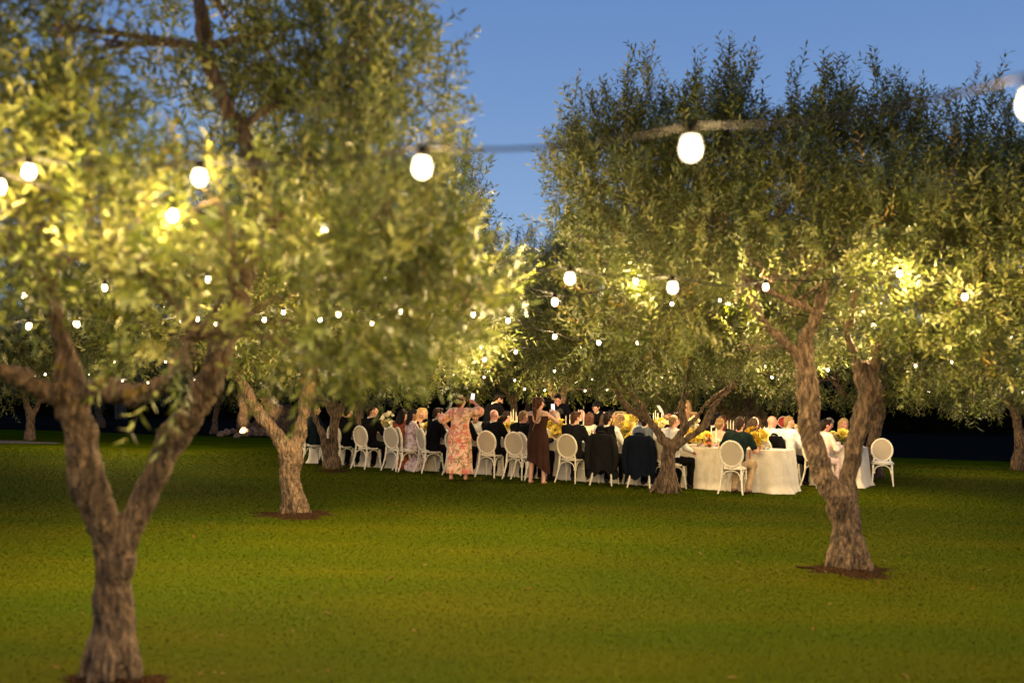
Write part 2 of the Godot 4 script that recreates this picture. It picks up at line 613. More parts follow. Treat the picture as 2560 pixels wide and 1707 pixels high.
func olive(label: String, base: Vector3, chains: Array, blobs: Array, o := {}) -> Node3D:
	var cell: float = o.get("cell", .03)
	var sd: int = o.get("seed", 1)
	var group: String = o.get("group", "olive trees on the lawn")
	var root := thing(o.get("called", "olive_tree"), label, "tree", base, 0.0, group)
	var r := RandomNumberGenerator.new()
	r.seed = sd
	base = Vector3(chains[0][0].x, 0, chains[0][0].z)
	root.position = base
	if chains[0][0].y > .12:
		chains[0] = [base, float(chains[0][1]) * 1.15] + chains[0]
	else:
		chains[0][0].y = 0.0
	for ch in chains:
		for i in range(0, ch.size(), 2):
			ch[i] -= base
	var g := wood_field(chains, cell, o.get("roots", 6), o.get("spread", .16), sd, o.get("amount", .02))
	if o.has("lichen"):
		lichen(g, o.lichen)
	part("trunk", g.mesh(true), M.bark, root)
	# branches: from the nearest wood to each clump of leaves
	var wood := []
	for ch in chains:
		for i in range(2, ch.size(), 2):
			if ch[i].y > 1.0:
				wood.append([ch[i], float(ch[i + 1])])
	var places: PackedVector3Array = []
	var turns := []
	var tints := PackedColorArray()
	var dens: float = o.get("density", 500.0)
	var big: float = o.get("leaf", 1.0)
	clump.frequency = 1.0 / float(o.get("clump", .42))
	clump.fractal_octaves = 2
	clump.seed = sd
	var tone: float = o.get("tone", 1.0)
	for k in range(0, blobs.size(), 2):
		var mid: Vector3 = blobs[k] - base
		var rad: float = blobs[k + 1]
		if wood.size():
			var near: Array = wood[0]
			for w in wood:
				if (w[0] - mid).length() - (w[0].y - mid.y) * .0 < (near[0] - mid).length():
					near = w
			var br := Geo.new()
			var a: Vector3 = near[0]
			var thick := minf(near[1] * .55, .012 + rad * .035)
			var bend := Vector3(r.randf_range(-.2, .2), r.randf_range(.0, .25), r.randf_range(-.2, .2)) * (mid - a).length()
			var path := []
			var radii := []
			for i in 6:
				var t := i / 5.0
				path.append(a.lerp(mid, t) + bend * t * (1.0 - t) * 1.6)
				radii.append(lerpf(thick, thick * .4, t))
			br.tube(path, radii, 6)
			for i in o.get("twigs", 5):
				var q: Vector3 = path[r.randi_range(2, 5)]
				var to := mid + Vector3(r.randfn(), r.randfn(), r.randfn()).normalized() * rad * .85
				br.tube([q, q.lerp(to, .5) + Vector3(r.randf_range(-.1, .1), .06, r.randf_range(-.1, .1)) * rad, to], [thick * .35, thick * .22, .003], 5)
			br.tint = Color(.85, .84, .82)
			part("branch", br, M.bark, root)
		var count := int(dens * 4.6 * rad * rad * rad)
		var tries := 0
		while count > 0 and tries < 200000:
			tries += 1
			var q := Vector3(r.randfn(), r.randfn(), r.randfn()).normalized() * pow(r.randf(), .42)
			var p := mid + q * Vector3(rad, rad * .92, rad * 1.2)
			count -= 1
			if clump.get_noise_3dv(p) < float(o.get("gap", -.06)) - .12 * (1.0 - q.length()):
				continue
			var dir := (q * .8 + Vector3.UP * (.75 if q.y > -.35 else -.25) + Vector3(r.randfn(), r.randfn(), r.randfn()) * .35).normalized()
			places.append(p)
			turns.append(dir)
			tints.append(leaf_tint(r, tone))
		if o.get("shoots", 0) > 0 and blobs[k].y > float(o.get("shoot_above", 3.0)):
			# upright leaders that stand out of the crown's top
			for s in o.shoots:
				var w := r.randf() * TAU
				var e := sqrt(r.randf()) * .85
				var p := mid + Vector3(cos(w) * e * rad, rad * .92 * sqrt(1.0 - e * e) - .08, sin(w) * e * rad * 1.2)
				var up := Vector3(r.randf_range(-.22, .22), 1, r.randf_range(-.22, .22)).normalized()
				for i in r.randi_range(5, 9):
					places.append(p + up * i * .06 * big + Vector3(r.randfn(), 0, r.randfn()) * .025 * (1.0 - i * .08))
					turns.append((up + Vector3(r.randfn(), 0, r.randfn()) * .25).normalized())
					tints.append(leaf_tint(r, tone))
	if places.size():
		var mm := MultiMesh.new()
		mm.transform_format = MultiMesh.TRANSFORM_3D
		mm.use_colors = true
		mm.mesh = M.sprigs[sd % M.sprigs.size()]
		mm.instance_count = places.size()
		for i in places.size():
			var d: Vector3 = turns[i]
			var side := d.cross(Vector3(r.randfn(), r.randfn(), r.randfn())).normalized()
			var s := r.randf_range(.8, 1.25) * big
			mm.set_instance_transform(i, Transform3D(Basis(side * s, d * s, side.cross(d) * s), places[i]))
			mm.set_instance_color(i, tints[i])
		var cr := MultiMeshInstance3D.new()
		cr.name = "crown"
		cr.multimesh = mm
		cr.material_override = M.leaf
		cr.set_meta("kind", "stuff")
		root.add_child(cr, true)
	return root

func leaf_tint(r: RandomNumberGenerator, tone: float) -> Color:
	var t := r.randf()
	var c := Color(.062, .078, .01).lerp(Color(.165, .155, .036), t * t)
	if r.randf() < .006:
		c = Color(.24, .15, .02)
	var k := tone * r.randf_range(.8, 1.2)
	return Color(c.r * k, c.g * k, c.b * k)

# ---------------------------------------------------------------- people
func head_geo(woman: bool) -> Geo:
	var key := "head_w" if woman else "head_m"
	if shapes.has(key):
		return shapes[key]
	var f := Field.new(Vector3(-.11, -.2, -.14), Vector3(.11, .14, .13), .007)
	f.ell(Vector3(0, .025, .012), Vector3(.074, .092, .093))
	f.ell(Vector3(0, -.035, -.022), Vector3(.055, .074, .066), .02)
	f.ell(Vector3(0, -.093, -.055), Vector3(.022 if woman else .028, .02, .022), .02)
	f.cap(Vector3(-.03, .024, -.078), Vector3(.03, .024, -.078), .011, .011, .012)
	f.ell(Vector3(.03, .004, -.097), Vector3(.017, .012, .013), .01, true)
	f.ell(Vector3(-.03, .004, -.097), Vector3(.017, .012, .013), .01, true)
	f.cap(Vector3(0, .008, -.086), Vector3(0, -.03, -.106), .009, .014, .01)
	f.cap(Vector3(-.018, -.062, -.083), Vector3(.018, -.062, -.083), .009, .009, .006)
	for s in [-1, 1]:
		f.ell(Vector3(.043 * s, -.022, -.06), Vector3(.02, .02, .02), .02)
		f.ell(Vector3(.077 * s, -.006, .012), Vector3(.012, .032, .02), .008)
	f.cap(Vector3(0, -.05, .02), Vector3(0, -.19, .035), .046 if woman else .055, .05 if woman else .06, .03)
	shapes[key] = f.geo()
	return shapes[key]

func hair_geo(style: String) -> Geo:
	var key := "hair_" + style
	if shapes.has(key):
		return shapes[key]
	var long := style in ["long", "pony", "bob"]
	var f := Field.new(Vector3(-.16, -.42 if long else -.16, -.13), Vector3(.16, .17, .24), .009)
	var thin: float = {"cropped": -.007, "fringe": -.006}.get(style, 0.0)
	f.ell(Vector3(0, .036, .018), Vector3(.084 + thin, .096 + thin, .1 + thin))
	f.cap(Vector3(0, -.01, .06), Vector3(0, -.07, .065), .066 + thin, .048 + thin)
	f.ell(Vector3(0, -.03, -.1), Vector3(.078, .1, .098), .01, true)
	f.ell(Vector3(.085, -.012, .0), Vector3(.03, .045, .03), .01, true)
	f.ell(Vector3(-.085, -.012, .0), Vector3(.03, .045, .03), .01, true)
	match style:
		"short":
			f.cap(Vector3(-.04, .1, -.06), Vector3(.05, .105, -.055), .026, .03, .02)
		"fringe":
			f.ell(Vector3(0, .13, -.02), Vector3(.092, .1, .13), .01, true)
		"bob":
			for s in [-1, 0, 1]:
				f.cap(Vector3(.05 * s, .02, .06), Vector3(.06 * s, -.16, .075), .055, .05, .03)
		"long":
			for s in [-1, 0, 1]:
				f.cap(Vector3(.045 * s, .02, .06), Vector3(.06 * s, -.17, .085), .055, .055, .03)
				f.cap(Vector3(.06 * s, -.17, .085), Vector3(.045 * s, -.33, .08), .055, .03, .03)
		"pony":
			f.cap(Vector3(0, .075, .09), Vector3(0, .05, .15), .03, .035, .02)
			f.cap(Vector3(0, .05, .15), Vector3(0, -.12, .15), .036, .04, .02)
			f.cap(Vector3(0, -.12, .15), Vector3(0, -.33, .115), .04, .014, .02)
		"bun":
			f.ell(Vector3(0, -.02, .115), Vector3(.06, .055, .05), .02)
		"curly":
			for k in 26:
				var w := k * 2.4
				var y := .12 - k * .006
				f.ell(Vector3(cos(w) * .08, y - .02, .03 + sin(w) * .08 if sin(w) > -.4 else .0), Vector3.ONE * .026, .012)
	var g := f.geo()
	wrinkle.frequency = 1.0
	wrinkle.fractal_octaves = 2
	g.bump(wrinkle, .012, Vector3(55, 9, 55))
	shapes[key] = g
	return g

func hand_geo(grip: bool) -> Geo:
	# the right hand: wrist at the origin, fingers along -Z, palm down, thumb towards -X
	var key := "grip" if grip else "open"
	if shapes.has(key):
		return shapes[key]
	var f := Field.new(Vector3(-.07, -.1, -.21), Vector3(.06, .05, .03), .0065)
	f.cap(Vector3(0, 0, .02), Vector3(0, 0, -.02), .025, .026, .01)
	f.cap(Vector3(-.022, 0, -.03), Vector3(-.026, 0, -.085), .018, .014, .014)
	f.cap(Vector3(0, .002, -.03), Vector3(0, .002, -.09), .019, .014, .014)
	f.cap(Vector3(.022, 0, -.03), Vector3(.026, -.002, -.08), .017, .012, .014)
	for k in 4:
		var x: float = [-.029, -.01, .01, .028][k]
		var l: float = [.036, .042, .038, .029][k]
		var a := Vector3(x, 0, [-.088, -.094, -.09, -.082][k])
		var bend: float = 1.15 if grip else .3
		var b := a + Vector3(x * .12, -sin(bend * .6), -cos(bend * .6)) * l
		var c := b + Vector3(0, -sin(bend * 1.4), -cos(bend * 1.4)) * l * .75
		var e := c + Vector3(0, -sin(bend * 2.0), -cos(bend * 2.0)) * l * .55
		f.cap(a, b, .0092, .0085, .003)
		f.cap(b, c, .0085, .0078, .003)
		f.cap(c, e, .0078, .0065, .003)
	var t0 := Vector3(-.03, -.008, -.035)
	var t1 := t0 + Vector3(-.022, -.012 if not grip else -.03, -.028)
	var t2 := t1 + Vector3(-.004 if not grip else .014, -.01 if not grip else -.02, -.028)
	f.cap(t0, t1, .013, .0105, .008)
	f.cap(t1, t2, .0105, .008, .004)
	shapes[key] = f.geo()
	return shapes[key]

func elbow(s: Vector3, w: Vector3, l1: float, l2: float, hint: Vector3) -> Array:
	var d := w - s
	var l := minf(d.length(), (l1 + l2) * .995)
	w = s + d.normalized() * l
	var a := (l1 * l1 - l2 * l2 + l * l) / (2 * l)
	var up := (hint - d.normalized() * hint.dot(d.normalized())).normalized()
	return [s + d.normalized() * a + up * sqrt(maxf(l1 * l1 - a * a, 0.0)), w]

func bones(p: Dictionary) -> Dictionary:
	var woman: bool = p.get("woman", false)
	var k := .93 if woman else 1.0
	var sit: bool = p.get("sit", true)
	var j := {}
	var hy: float = .545 if sit else .92 * k
	var lean: float = p.get("lean", .05)
	var twist: float = p.get("twist", 0.0)
	var b := Basis(Vector3.UP, twist) * Basis(Vector3.RIGHT, -lean)
	if p.has("tilt"):
		b = Basis(Vector3.BACK, p.tilt) * b
	j.b = b
	j.pel = Vector3(0, hy, 0)
	j.waist = j.pel + b * Vector3(0, .2, .015) * k
	j.chest = j.pel + b * Vector3(0, .4, .0) * k
	j.neck = j.pel + b * Vector3(0, .545, .015) * k
	j.hb = Basis(Vector3.UP, twist + p.get("yaw", 0.0)) * Basis(Vector3.RIGHT, -lean * .4 - p.get("nod", .0)) * Basis(Vector3.BACK, p.get("cock", 0.0))
	j.head = j.neck + j.hb * Vector3(0, .152, -.03)
	for s in [-1, 1]:
		var n := "l" if s < 0 else "r"
		j["sh" + n] = j.neck + b * Vector3((.185 if not woman else .16) * s, -.055, .0)
		j["hip" + n] = j.pel + Basis(Vector3.UP, twist * .3) * Vector3(.095 * s, -.02, 0) * k
		if sit:
			var kd: float = p.get("knee", 0.0)
			j["kn" + n] = Vector3((.13 if not woman else .09) * s + kd, .5, -.42 * k)
			j["an" + n] = Vector3((.13 if not woman else .09) * s + kd * 1.2, .085, -.4 * k + (p.get("foot_r", .0) if s > 0 else p.get("foot_l", .05)))
		else:
			j["kn" + n] = Vector3(.1 * s, .49 * k, -.02) + Vector3(p.get("shift", .0) * s, 0, 0)
			j["an" + n] = Vector3(.11 * s, .085, .02) + Vector3(p.get("shift", .0) * s, 0, p.get("step", 0.0) * s)
		var hand: Vector3 = p.get("hand_" + n, Vector3(.17 * s, .79, -.46) if sit else Vector3(.25 * s, .82 * k, -.06))
		var e := elbow(j["sh" + n], hand, .29 * k, .255 * k, p.get("hint_" + n, Vector3(.55 * s, -1, .35)))
		j["el" + n] = e[0]
		j["wr" + n] = e[1]
	return j

func limbs(f: Field, j: Dictionary, woman: bool, grow: float, what: Array) -> void:
	# capsules of the body, or of a garment that lies on it
	var b: Basis = j.b
	var k := .9 if woman else 1.0
	if "torso" in what:
		for s in [-1, 1]:
			f.cap(j.pel + Vector3(.075 * s, 0, .0), j.waist + b * Vector3(.055 * s, 0, 0), .118 * k + grow, .092 * k + grow, .06)
			f.cap(j.waist + b * Vector3(.055 * s, 0, 0), j.chest + b * Vector3(.07 * s, 0, 0), .092 * k + grow, .108 * k + grow, .06)
			f.cap(j.chest + b * Vector3(.07 * s, 0, 0), j.neck + b * Vector3(.07 * s, -.075, .0), .108 * k + grow, .078 + grow, .06)
			f.cap(j.neck + b * Vector3(.05 * s, -.04, .0), j["shl" if s < 0 else "shr"] + b * Vector3(-.01 * s, -.01, 0), .05 + grow, .058 * k + grow, .05)
		if woman:
			for s in [-1, 1]:
				f.ell(j.chest + b * Vector3(.07 * s, -.02, -.09), Vector3.ONE * (.062 + grow), .03)
	if "neck" in what:
		f.cap(j.neck + b * Vector3(0, -.05, .01), j.head + j.hb * Vector3(0, -.07, .025), .058 * k + grow, .05 * k + grow, .03)
	for n in ["l", "r"]:
		if "arms" in what or "upper" in what:
			var to: Vector3 = j["el" + n] if not "upper" in what else j["sh" + n].lerp(j["el" + n], .72)
			f.cap(j["sh" + n], to, .052 * k + grow, .043 * k + grow * 1.1, .03)
			if "arms" in what:
				f.cap(j["el" + n], j["el" + n].lerp(j["wr" + n], .94), .042 * k + grow, .028 * k + grow * .9, .02)
		if "legs" in what or "thighs" in what:
			f.cap(j["hip" + n], j["kn" + n], .088 * k + grow, .062 * k + grow, .04)
			if "legs" in what:
				f.cap(j["kn" + n], j["an" + n], .06 * k + grow, .04 * k + grow, .03)
	if "pelvis" in what:
		f.cap(j.pel + Vector3(-.07, -.01, 0), j.pel + Vector3(.07, -.01, 0), .118 * k + grow, .118 * k + grow, .05)

func span(j: Dictionary, what: Array, pad: float) -> Array:
	var lo := Vector3.ONE * 9
	var hi := -lo
	for n in j:
		if j[n] is Vector3 and (not what or what.any(func(w): return str(n).begins_with(w))):
			lo = lo.min(j[n])
			hi = hi.max(j[n])
	return [lo - Vector3.ONE * pad, hi + Vector3.ONE * pad]

func body_geo(j: Dictionary, p: Dictionary) -> Geo:
	var woman: bool = p.get("woman", false)
	var s := span(j, [], .2)
	var f := Field.new(s[0], s[1], .021)
	limbs(f, j, woman, 0.0, ["torso", "neck", "arms", "legs", "pelvis"])
	for n in ["l", "r"]:
		f.cap(j["an" + n] + Vector3(0, -.04, .03), j["an" + n] + Vector3(0, -.055, -.14), .035, .026, .03)
	var g := f.geo()
	g.add(head_geo(woman), Transform3D(j.hb, j.head))
	for n in ["l", "r"]:
		var fore: Vector3 = (j["wr" + n] - j["el" + n]).normalized()
		var palm: Vector3 = p.get("palm_" + n, Vector3.DOWN)
		var y := (-palm - fore * fore.dot(-palm)).normalized()
		var x := fore.cross(y).normalized()
		var hb := Basis(x, y, -fore)
		if n == "l":
			hb = Basis(-x, y, -fore)
		g.add(hand_geo(p.get("grip_" + n, false)), Transform3D(hb.scaled_local(Vector3.ONE * (.92 if woman else 1.02)), j["wr" + n]))
	# mirrored hands turn their faces round
	for i in range(0, g.ix.size(), 3):
		var a := g.ix[i]
		if (g.v[g.ix[i + 1]] - g.v[a]).cross(g.v[g.ix[i + 2]] - g.v[a]).dot(g.n[a]) > 0.0:
			var t := g.ix[i + 1]
			g.ix[i + 1] = g.ix[i + 2]
			g.ix[i + 2] = t
	return g

func garment(j: Dictionary, p: Dictionary, kind: String) -> Geo:
	var woman: bool = p.get("woman", false)
	var s := span(j, [], .22)
	var f := Field.new(s[0], s[1], .02)
	var sit: bool = p.get("sit", true)
	match kind:
		"jacket":
			limbs(f, j, woman, .02, ["torso", "arms"])
			for q in [-1, 1]:
				f.cap(j.pel + Vector3(.08 * q, .02, .02), j.pel + Vector3(.09 * q, -.1 if not sit else -.03, .03), .13, .13, .05)
		"shirt":
			limbs(f, j, woman, .014, ["torso", "arms"])
		"tee":
			limbs(f, j, woman, .017, ["torso", "upper"])
		"vest":
			limbs(f, j, woman, .022, ["torso"])
			for n in ["l", "r"]:
				f.ell(j["sh" + n] + j.b * Vector3(.07 if n == "r" else -.07, -.02, 0), Vector3(.06, .09, .1), .01, true)
		"top":
			limbs(f, j, woman, .01, ["torso"])
			f.cut(j.b * Vector3.UP, (j.b * Vector3.UP).dot(j.neck) - .085)
		"trousers":
			limbs(f, j, woman, .016, ["legs", "pelvis"])
		"dress":
			limbs(f, j, woman, .012, ["torso", "upper"])
			if sit:
				for n in ["l", "r"]:
					f.cap(j["hip" + n], j["kn" + n], .12, .1, .08)
					f.cap(j["kn" + n], j["an" + n] + Vector3(0, .0, .03), .1, .12, .08)
		"strap_dress":
			limbs(f, j, woman, .012, ["torso"])
			f.cut(j.b * Vector3(0, .9, .42).normalized(), (j.b * Vector3(0, .9, .42).normalized()).dot(j.neck + j.b * Vector3(0, -.16, .0)))
			if sit:
				for n in ["l", "r"]:
					f.cap(j["hip" + n], j["kn" + n], .11, .095, .08)
					f.cap(j["kn" + n], j["an" + n] + Vector3(0, .1, .03), .095, .11, .08)
	# the garment is open at the neck
	f.ell(j.neck + j.b * Vector3(0, .06, .0), Vector3(.07, .075, .075), .01, true)
	var g := f.geo()
	wrinkle.frequency = 1.0
	wrinkle.fractal_octaves = 2
	g.bump(wrinkle, .016, Vector3(9, 5, 9))
	return g

func collar_geo() -> Geo:
	if not shapes.has("collar"):
		var g := Geo.new()
		g.lathe([Vector2(.066, -.035), Vector2(.068, .0), Vector2(.062, .022), Vector2(.058, .018), Vector2(.06, -.03)], Vector3.ZERO, 14, Vector2(1, 1.05))
		shapes.collar = g
	return shapes.collar

func person(label: String, at: Vector3, turn: float, p: Dictionary) -> Node3D:
	var root := thing("person", label, "person", at, turn, p.get("group", "guests at the dinner"))
	var woman: bool = p.get("woman", false)
	var j := bones(p)
	var keep := ["woman", "sit", "lean", "twist", "tilt", "yaw", "nod", "cock", "hand_l", "hand_r", "hint_l", "hint_r", "grip_l", "grip_r", "knee", "foot_l", "foot_r", "shift", "step"]
	var key := ""
	for k in keep:
		if p.has(k):
			key += str(k, p[k], ";")
	if not shapes.has("body" + key):
		shapes["body" + key] = body_geo(j, p).mesh()
	part("body", shapes["body" + key], M[p.get("skin", "s_fair")], root)
	for w in p.get("wear", []):
		# [name, cut, cloth]
		var k2: String = w[1] + key
		if not shapes.has(k2):
			shapes[k2] = garment(j, p, w[1]).mesh()
		part(w[0], shapes[k2], M["f_" + w[2]], root)
	if p.get("collar", false):
		var c := part("collar", collar_geo(), M.f_white, root)
		c.transform = Transform3D(j.b * Basis(Vector3.RIGHT, .12), j.neck + j.b * Vector3(0, .012, .012))
	if p.has("hair"):
		var h := part("hair", hair_geo(p.hair[0]), M[p.hair[1]], root)
		h.transform = Transform3D(j.hb, j.head)
	for s in [-1, 1]:
		if not shapes.has("eye"):
			var e := Geo.new()
			e.ball(Vector3.ZERO, Vector3.ONE * .0105, 8, 5)
			shapes.eye = e.mesh()
		part("eye", shapes.eye, M.eye, root, j.head + j.hb * Vector3(.03 * s, .004, -.079))
	if p.get("shoes", true):
		if not shapes.has("shoe"):
			var e := Geo.new()
			e.tube([Vector3(0, -.02, .065), Vector3(0, -.03, .04), Vector3(0, -.035, -.03), Vector3(0, -.05, -.12), Vector3(0, -.06, -.18)], [.03, .045, .045, .042, .022], 10, true, .9)
			shapes.shoe = e.mesh()
		for n in ["l", "r"]:
			part("shoe", shapes.shoe, p.get("shoe", M.shoe), root, j["an" + n])
	last_j = j
	return root

# ---------------------------------------------------------------- furniture and tableware
func make_chair(label: String) -> Node3D:
	var t := thing("chair", label, "chair", Vector3.ZERO, 0.0, "white oval-backed cane chairs")
	var g := Geo.new()
	g.lathe([Vector2(0, .425), Vector2(.2, .425), Vector2(.222, .435), Vector2(.225, .452), Vector2(.215, .462), Vector2(0, .462)], Vector3.ZERO, 20, Vector2(1, .98))
	part("seat_frame", g, M.chair, t)
	g = Geo.new()
	g.lathe([Vector2(0, .463), Vector2(.195, .463), Vector2(.205, .475), Vector2(.19, .49), Vector2(.1, .497), Vector2(0, .499)], Vector3.ZERO, 20)
	part("cushion", g, M.cushion, t)
	var lean := .16
	var ring := []
	var rr := []
	for i in 29:
		var w := TAU * i / 28
		var y := .705 + .222 * sin(w)
		ring.append(Vector3(.2 * cos(w), y, .195 + (y - .46) * lean))
		rr.append(.0235)
	g = Geo.new()
	g.tube(ring, rr, 8, false, .8)
	part("back_frame", g, M.chair, t)
	g = Geo.new()
	var mids := []
	for f in [-1, 1]:
		var m := g.vert(Vector3(0, .705, .195 + .245 * lean + f * .004), Vector3(0, 0, f))
		var first := g.v.size()
		for i in 24:
			var w := TAU * i / 24
			var y := .705 + .205 * sin(w)
			g.vert(Vector3(.185 * cos(w), y, .195 + (y - .46) * lean + f * .004), Vector3(0, 0, f))
		for i in 24:
			g.tri(m, first + i, first + (i + 1) % 24)
	part("cane_panel", g, M.cane, t)
	for s in [-1, 1]:
		g = Geo.new()
		g.tube([Vector3(.215 * s, 0, .3), Vector3(.19 * s, .15, .245), Vector3(.172 * s, .32, .205), Vector3(.165 * s, .46, .198), Vector3(.15 * s, .53, .208), Vector3(.155 * s, .57, .215)], [.0135, .0165, .019, .021, .02, .014], 8)
		part("leg", g, M.chair, t)
		g = Geo.new()
		g.tube([Vector3(.2 * s, 0, -.225), Vector3(.185 * s, .2, -.19), Vector3(.175 * s, .43, -.165)], [.012, .016, .02], 8)
		part("leg", g, M.chair, t)
	for k in 4:
		var a: Vector3 = [Vector3(-.185, .25, .222), Vector3(-.182, .25, -.183), Vector3(-.185, .25, .222), Vector3(.185, .25, .222)][k]
		var b: Vector3 = [Vector3(.185, .25, .222), Vector3(.182, .25, -.183), Vector3(-.182, .25, -.183), Vector3(.182, .25, -.183)][k]
		var arc := []
		var ar := []
		for i in 13:
			var w := PI * i / 12
			var x := .5 - .43 * cos(w)
			arc.append(a.lerp(b, x) + Vector3.UP * pow(sin(w), .75) * .165)
			ar.append(.0105)
		g = Geo.new()
		g.tube(arc, ar, 6)
		part("arch_brace", g, M.chair, t)
	return t

var chair0: Node3D
var last_chair: Node3D

func chair(label: String, at: Vector3, turn: float) -> void:
	if chair0 == null:
		chair0 = make_chair(label)
		chair0.position = at
		chair0.rotation.y = turn
		last_chair = chair0
	else:
		last_chair = again(chair0, label, at, turn)

func table_with_cloth(a0: float, a1: float, b0: float, b1: float, which: String, sd: int) -> void:
	var mid := spot((a0 + a1) / 2, (b0 + b1) / 2)
	var t := thing("dining_table", "long dining table under the " + which + " tablecloth", "table", mid, TABLE_TURN, "long dining tables")
	var l := a1 - a0
	var w := b1 - b0
	var g := Geo.new()
	g.box(Vector3(0, .74, 0), Vector3(l - .02, .03, w - .02))
	part("tabletop", g, M.wood, t)
	for i in 4:
		for s in [-1, 1]:
			g = Geo.new()
			g.box(Vector3((i / 3.0 - .5) * (l - .4), .3625, s * (w / 2 - .15)), Vector3(.06, .725, .06))
			part("leg", g, M.wood, t)
	var r := RandomNumberGenerator.new()
	r.seed = sd
	# the cloth: a flat top and a skirt that falls in folds and settles on the grass
	var rim := []
	var outs := []
	var step := .045
	var c := .05
	for side in 4:
		var n: int = int((l if side % 2 == 0 else w) / step)
		for i in n:
			var s := (i + .5) / n
			var p: Vector2 = [Vector2(lerpf(-l / 2 + c, l / 2 - c, s), w / 2), Vector2(l / 2, lerpf(w / 2 - c, -w / 2 + c, s)), Vector2(lerpf(l / 2 - c, -l / 2 + c, s), -w / 2), Vector2(-l / 2, lerpf(-w / 2 + c, w / 2 - c, s))][side]
			rim.append(p)
			outs.append([Vector2(0, 1), Vector2(1, 0), Vector2(0, -1), Vector2(-1, 0)][side])
		var cq: Vector2 = [Vector2(1, 1), Vector2(1, -1), Vector2(-1, -1), Vector2(-1, 1)][side]
		for i in 5:
			var w0: float = [PI / 2, 0.0, -PI / 2, PI][side]
			var ang := w0 - PI / 2 * (i + .5) / 5
			var o := Vector2(cos(ang), sin(ang))
			rim.append(cq * (Vector2(l / 2, w / 2) - Vector2(c, c)) + o * c)
			outs.append(o)
	g = Geo.new()
	var m := rim.size()
	var phase := 0.0
	var fold := []
	for i in m:
		phase += step * (TAU / .34) * (1.0 + .7 * sin(i * .11 + sd) * sin(i * .037))
		fold.append(sin(phase) * (.55 + .45 * sin(i * .05 + 1.7)))
	var centre := g.vert(Vector3(0, .766, 0), Vector3.UP)
	var top := g.v.size()
	for i in m:
		g.vert(Vector3(rim[i].x, .766, rim[i].y), Vector3.UP)
	for i in m:
		g.tri(centre, top + i, top + (i + 1) % m)
	var rows := 12
	var first := g.v.size()
	for k in rows + 1:
		var d := float(k) / rows
		for i in m:
			var o: Vector2 = outs[i]
			var out: float = .006 + .05 * d + fold[i] * .056 * pow(d, .8) + (.07 + .05 * sin(i * .21)) * maxf(0.0, d - .86) * 5.0
			var q: Vector2 = rim[i] + o * out
			g.vert(Vector3(q.x, maxf(.766 - .772 * d, .006) + (.03 * absf(fold[i]) if k == rows - 1 else 0.0), q.y), Vector3(o.x, .1, o.y))
	for k in rows:
		for i in m:
			g.quad(first + k * m + i, first + k * m + (i + 1) % m, first + (k + 1) * m + (i + 1) % m, first + (k + 1) * m + i)
	g.smooth()
	var cl := setting("tablecloth", g, M.cloth)
	cl.remove_meta("kind")
	cl.position = mid
	cl.rotation.y = TABLE_TURN
	tag(cl, which + " ivory tablecloth falling in folds to the grass", "tablecloth", "floor-length ivory tablecloths")

func draped_jacket(label: String, at: Vector3, turn: float, m: Material, hem: float, sd: int) -> void:
	var t := thing("draped_jacket", label, "jacket", at, turn, "suit jackets hung over chair backs")
	var g := Geo.new()
	var rows := [[.975, .03, .02], [.972, .1, .04], [.955, .18, .055], [.92, .225, .065], [.85, .245, .075], [.7, .25, .085], [.55, .255, .095], [.4, .265, .105], [.28, .28, .11], [.15, .29, .115]]
	var n := 44
	for k in rows.size():
		for i in n:
			var w := TAU * i / n
			var d := float(k) / rows.size()
			var f := 1.0 + .16 * d * sin(w * 7 + sd) * sin(w * 3 + k * .2)
			var x: float = rows[k][1] * cos(w) * f
			var y: float = rows[k][0]
			if k > 6:
				y = lerpf(y, hem + .13 * (1.0 - absf(cos(w))) + .05 * sin(w * 5 + sd), (k - 6) / 3.0)
			g.vert(Vector3(x, y, .205 + (y - .46) * .16 + rows[k][2] * sin(w) * f), Vector3(cos(w), 0, sin(w)))
	for k in rows.size() - 1:
		for i in n:
			g.quad(k * n + i, k * n + (i + 1) % n, (k + 1) * n + (i + 1) % n, (k + 1) * n + i)
	g.smooth()
	part("jacket_body", g, m, t)
	for s in [-1, 1]:
		g = Geo.new()
		g.tube([Vector3(.16 * s, .95, .27), Vector3(.235 * s, .86, .29), Vector3(.27 * s, .68, .29), Vector3(.275 * s, .45, .27), Vector3(.25 * s, hem + .16, .26)], [.035, .062, .062, .055, .05], 10)
		g.bump(wrinkle, .02, Vector3(9, 9, 9))
		part("sleeve", g, m, t)
	g = Geo.new()
	g.tube([Vector3(-.09, .985, .275), Vector3(-.05, 1.0, .295), Vector3(0, 1.004, .3), Vector3(.05, 1.0, .295), Vector3(.09, .985, .275)], [.016, .022, .024, .022, .016], 8)
	part("jacket_collar", g, m, t)

var stick0: Node3D

func candlestick(label: String, top: Vector3, tall := .29) -> void:
	var y := top.y - tall
	var t := thing("candlestick", label, "candlestick", Vector3(top.x, .768, top.z), 0.0, "taper candles on the tables")
	var h := y - .768
	var g := Geo.new()
	g.lathe([Vector2(0, 0), Vector2(.045, 0), Vector2(.046, .006), Vector2(.02, .014), Vector2(.009, .03), Vector2(.008, h * .45), Vector2(.016, h * .5), Vector2(.008, h * .56), Vector2(.009, h - .025), Vector2(.018, h - .015), Vector2(.016, h + .012), Vector2(.0118, h + .012)], Vector3.ZERO, 12)
	part("holder", g, M.steel, t)
	g = Geo.new()
	g.lathe([Vector2(0, h), Vector2(.0115, h), Vector2(.0105, h + tall * .6), Vector2(.008, h + tall * .93), Vector2(.0035, h + tall), Vector2(0, h + tall)], Vector3.ZERO, 10)
	g.tube([Vector3(0, h + tall - .002, 0), Vector3(.001, h + tall + .012, 0)], [.0012, .001], 4)
	part("candle", g, M.wax, t)

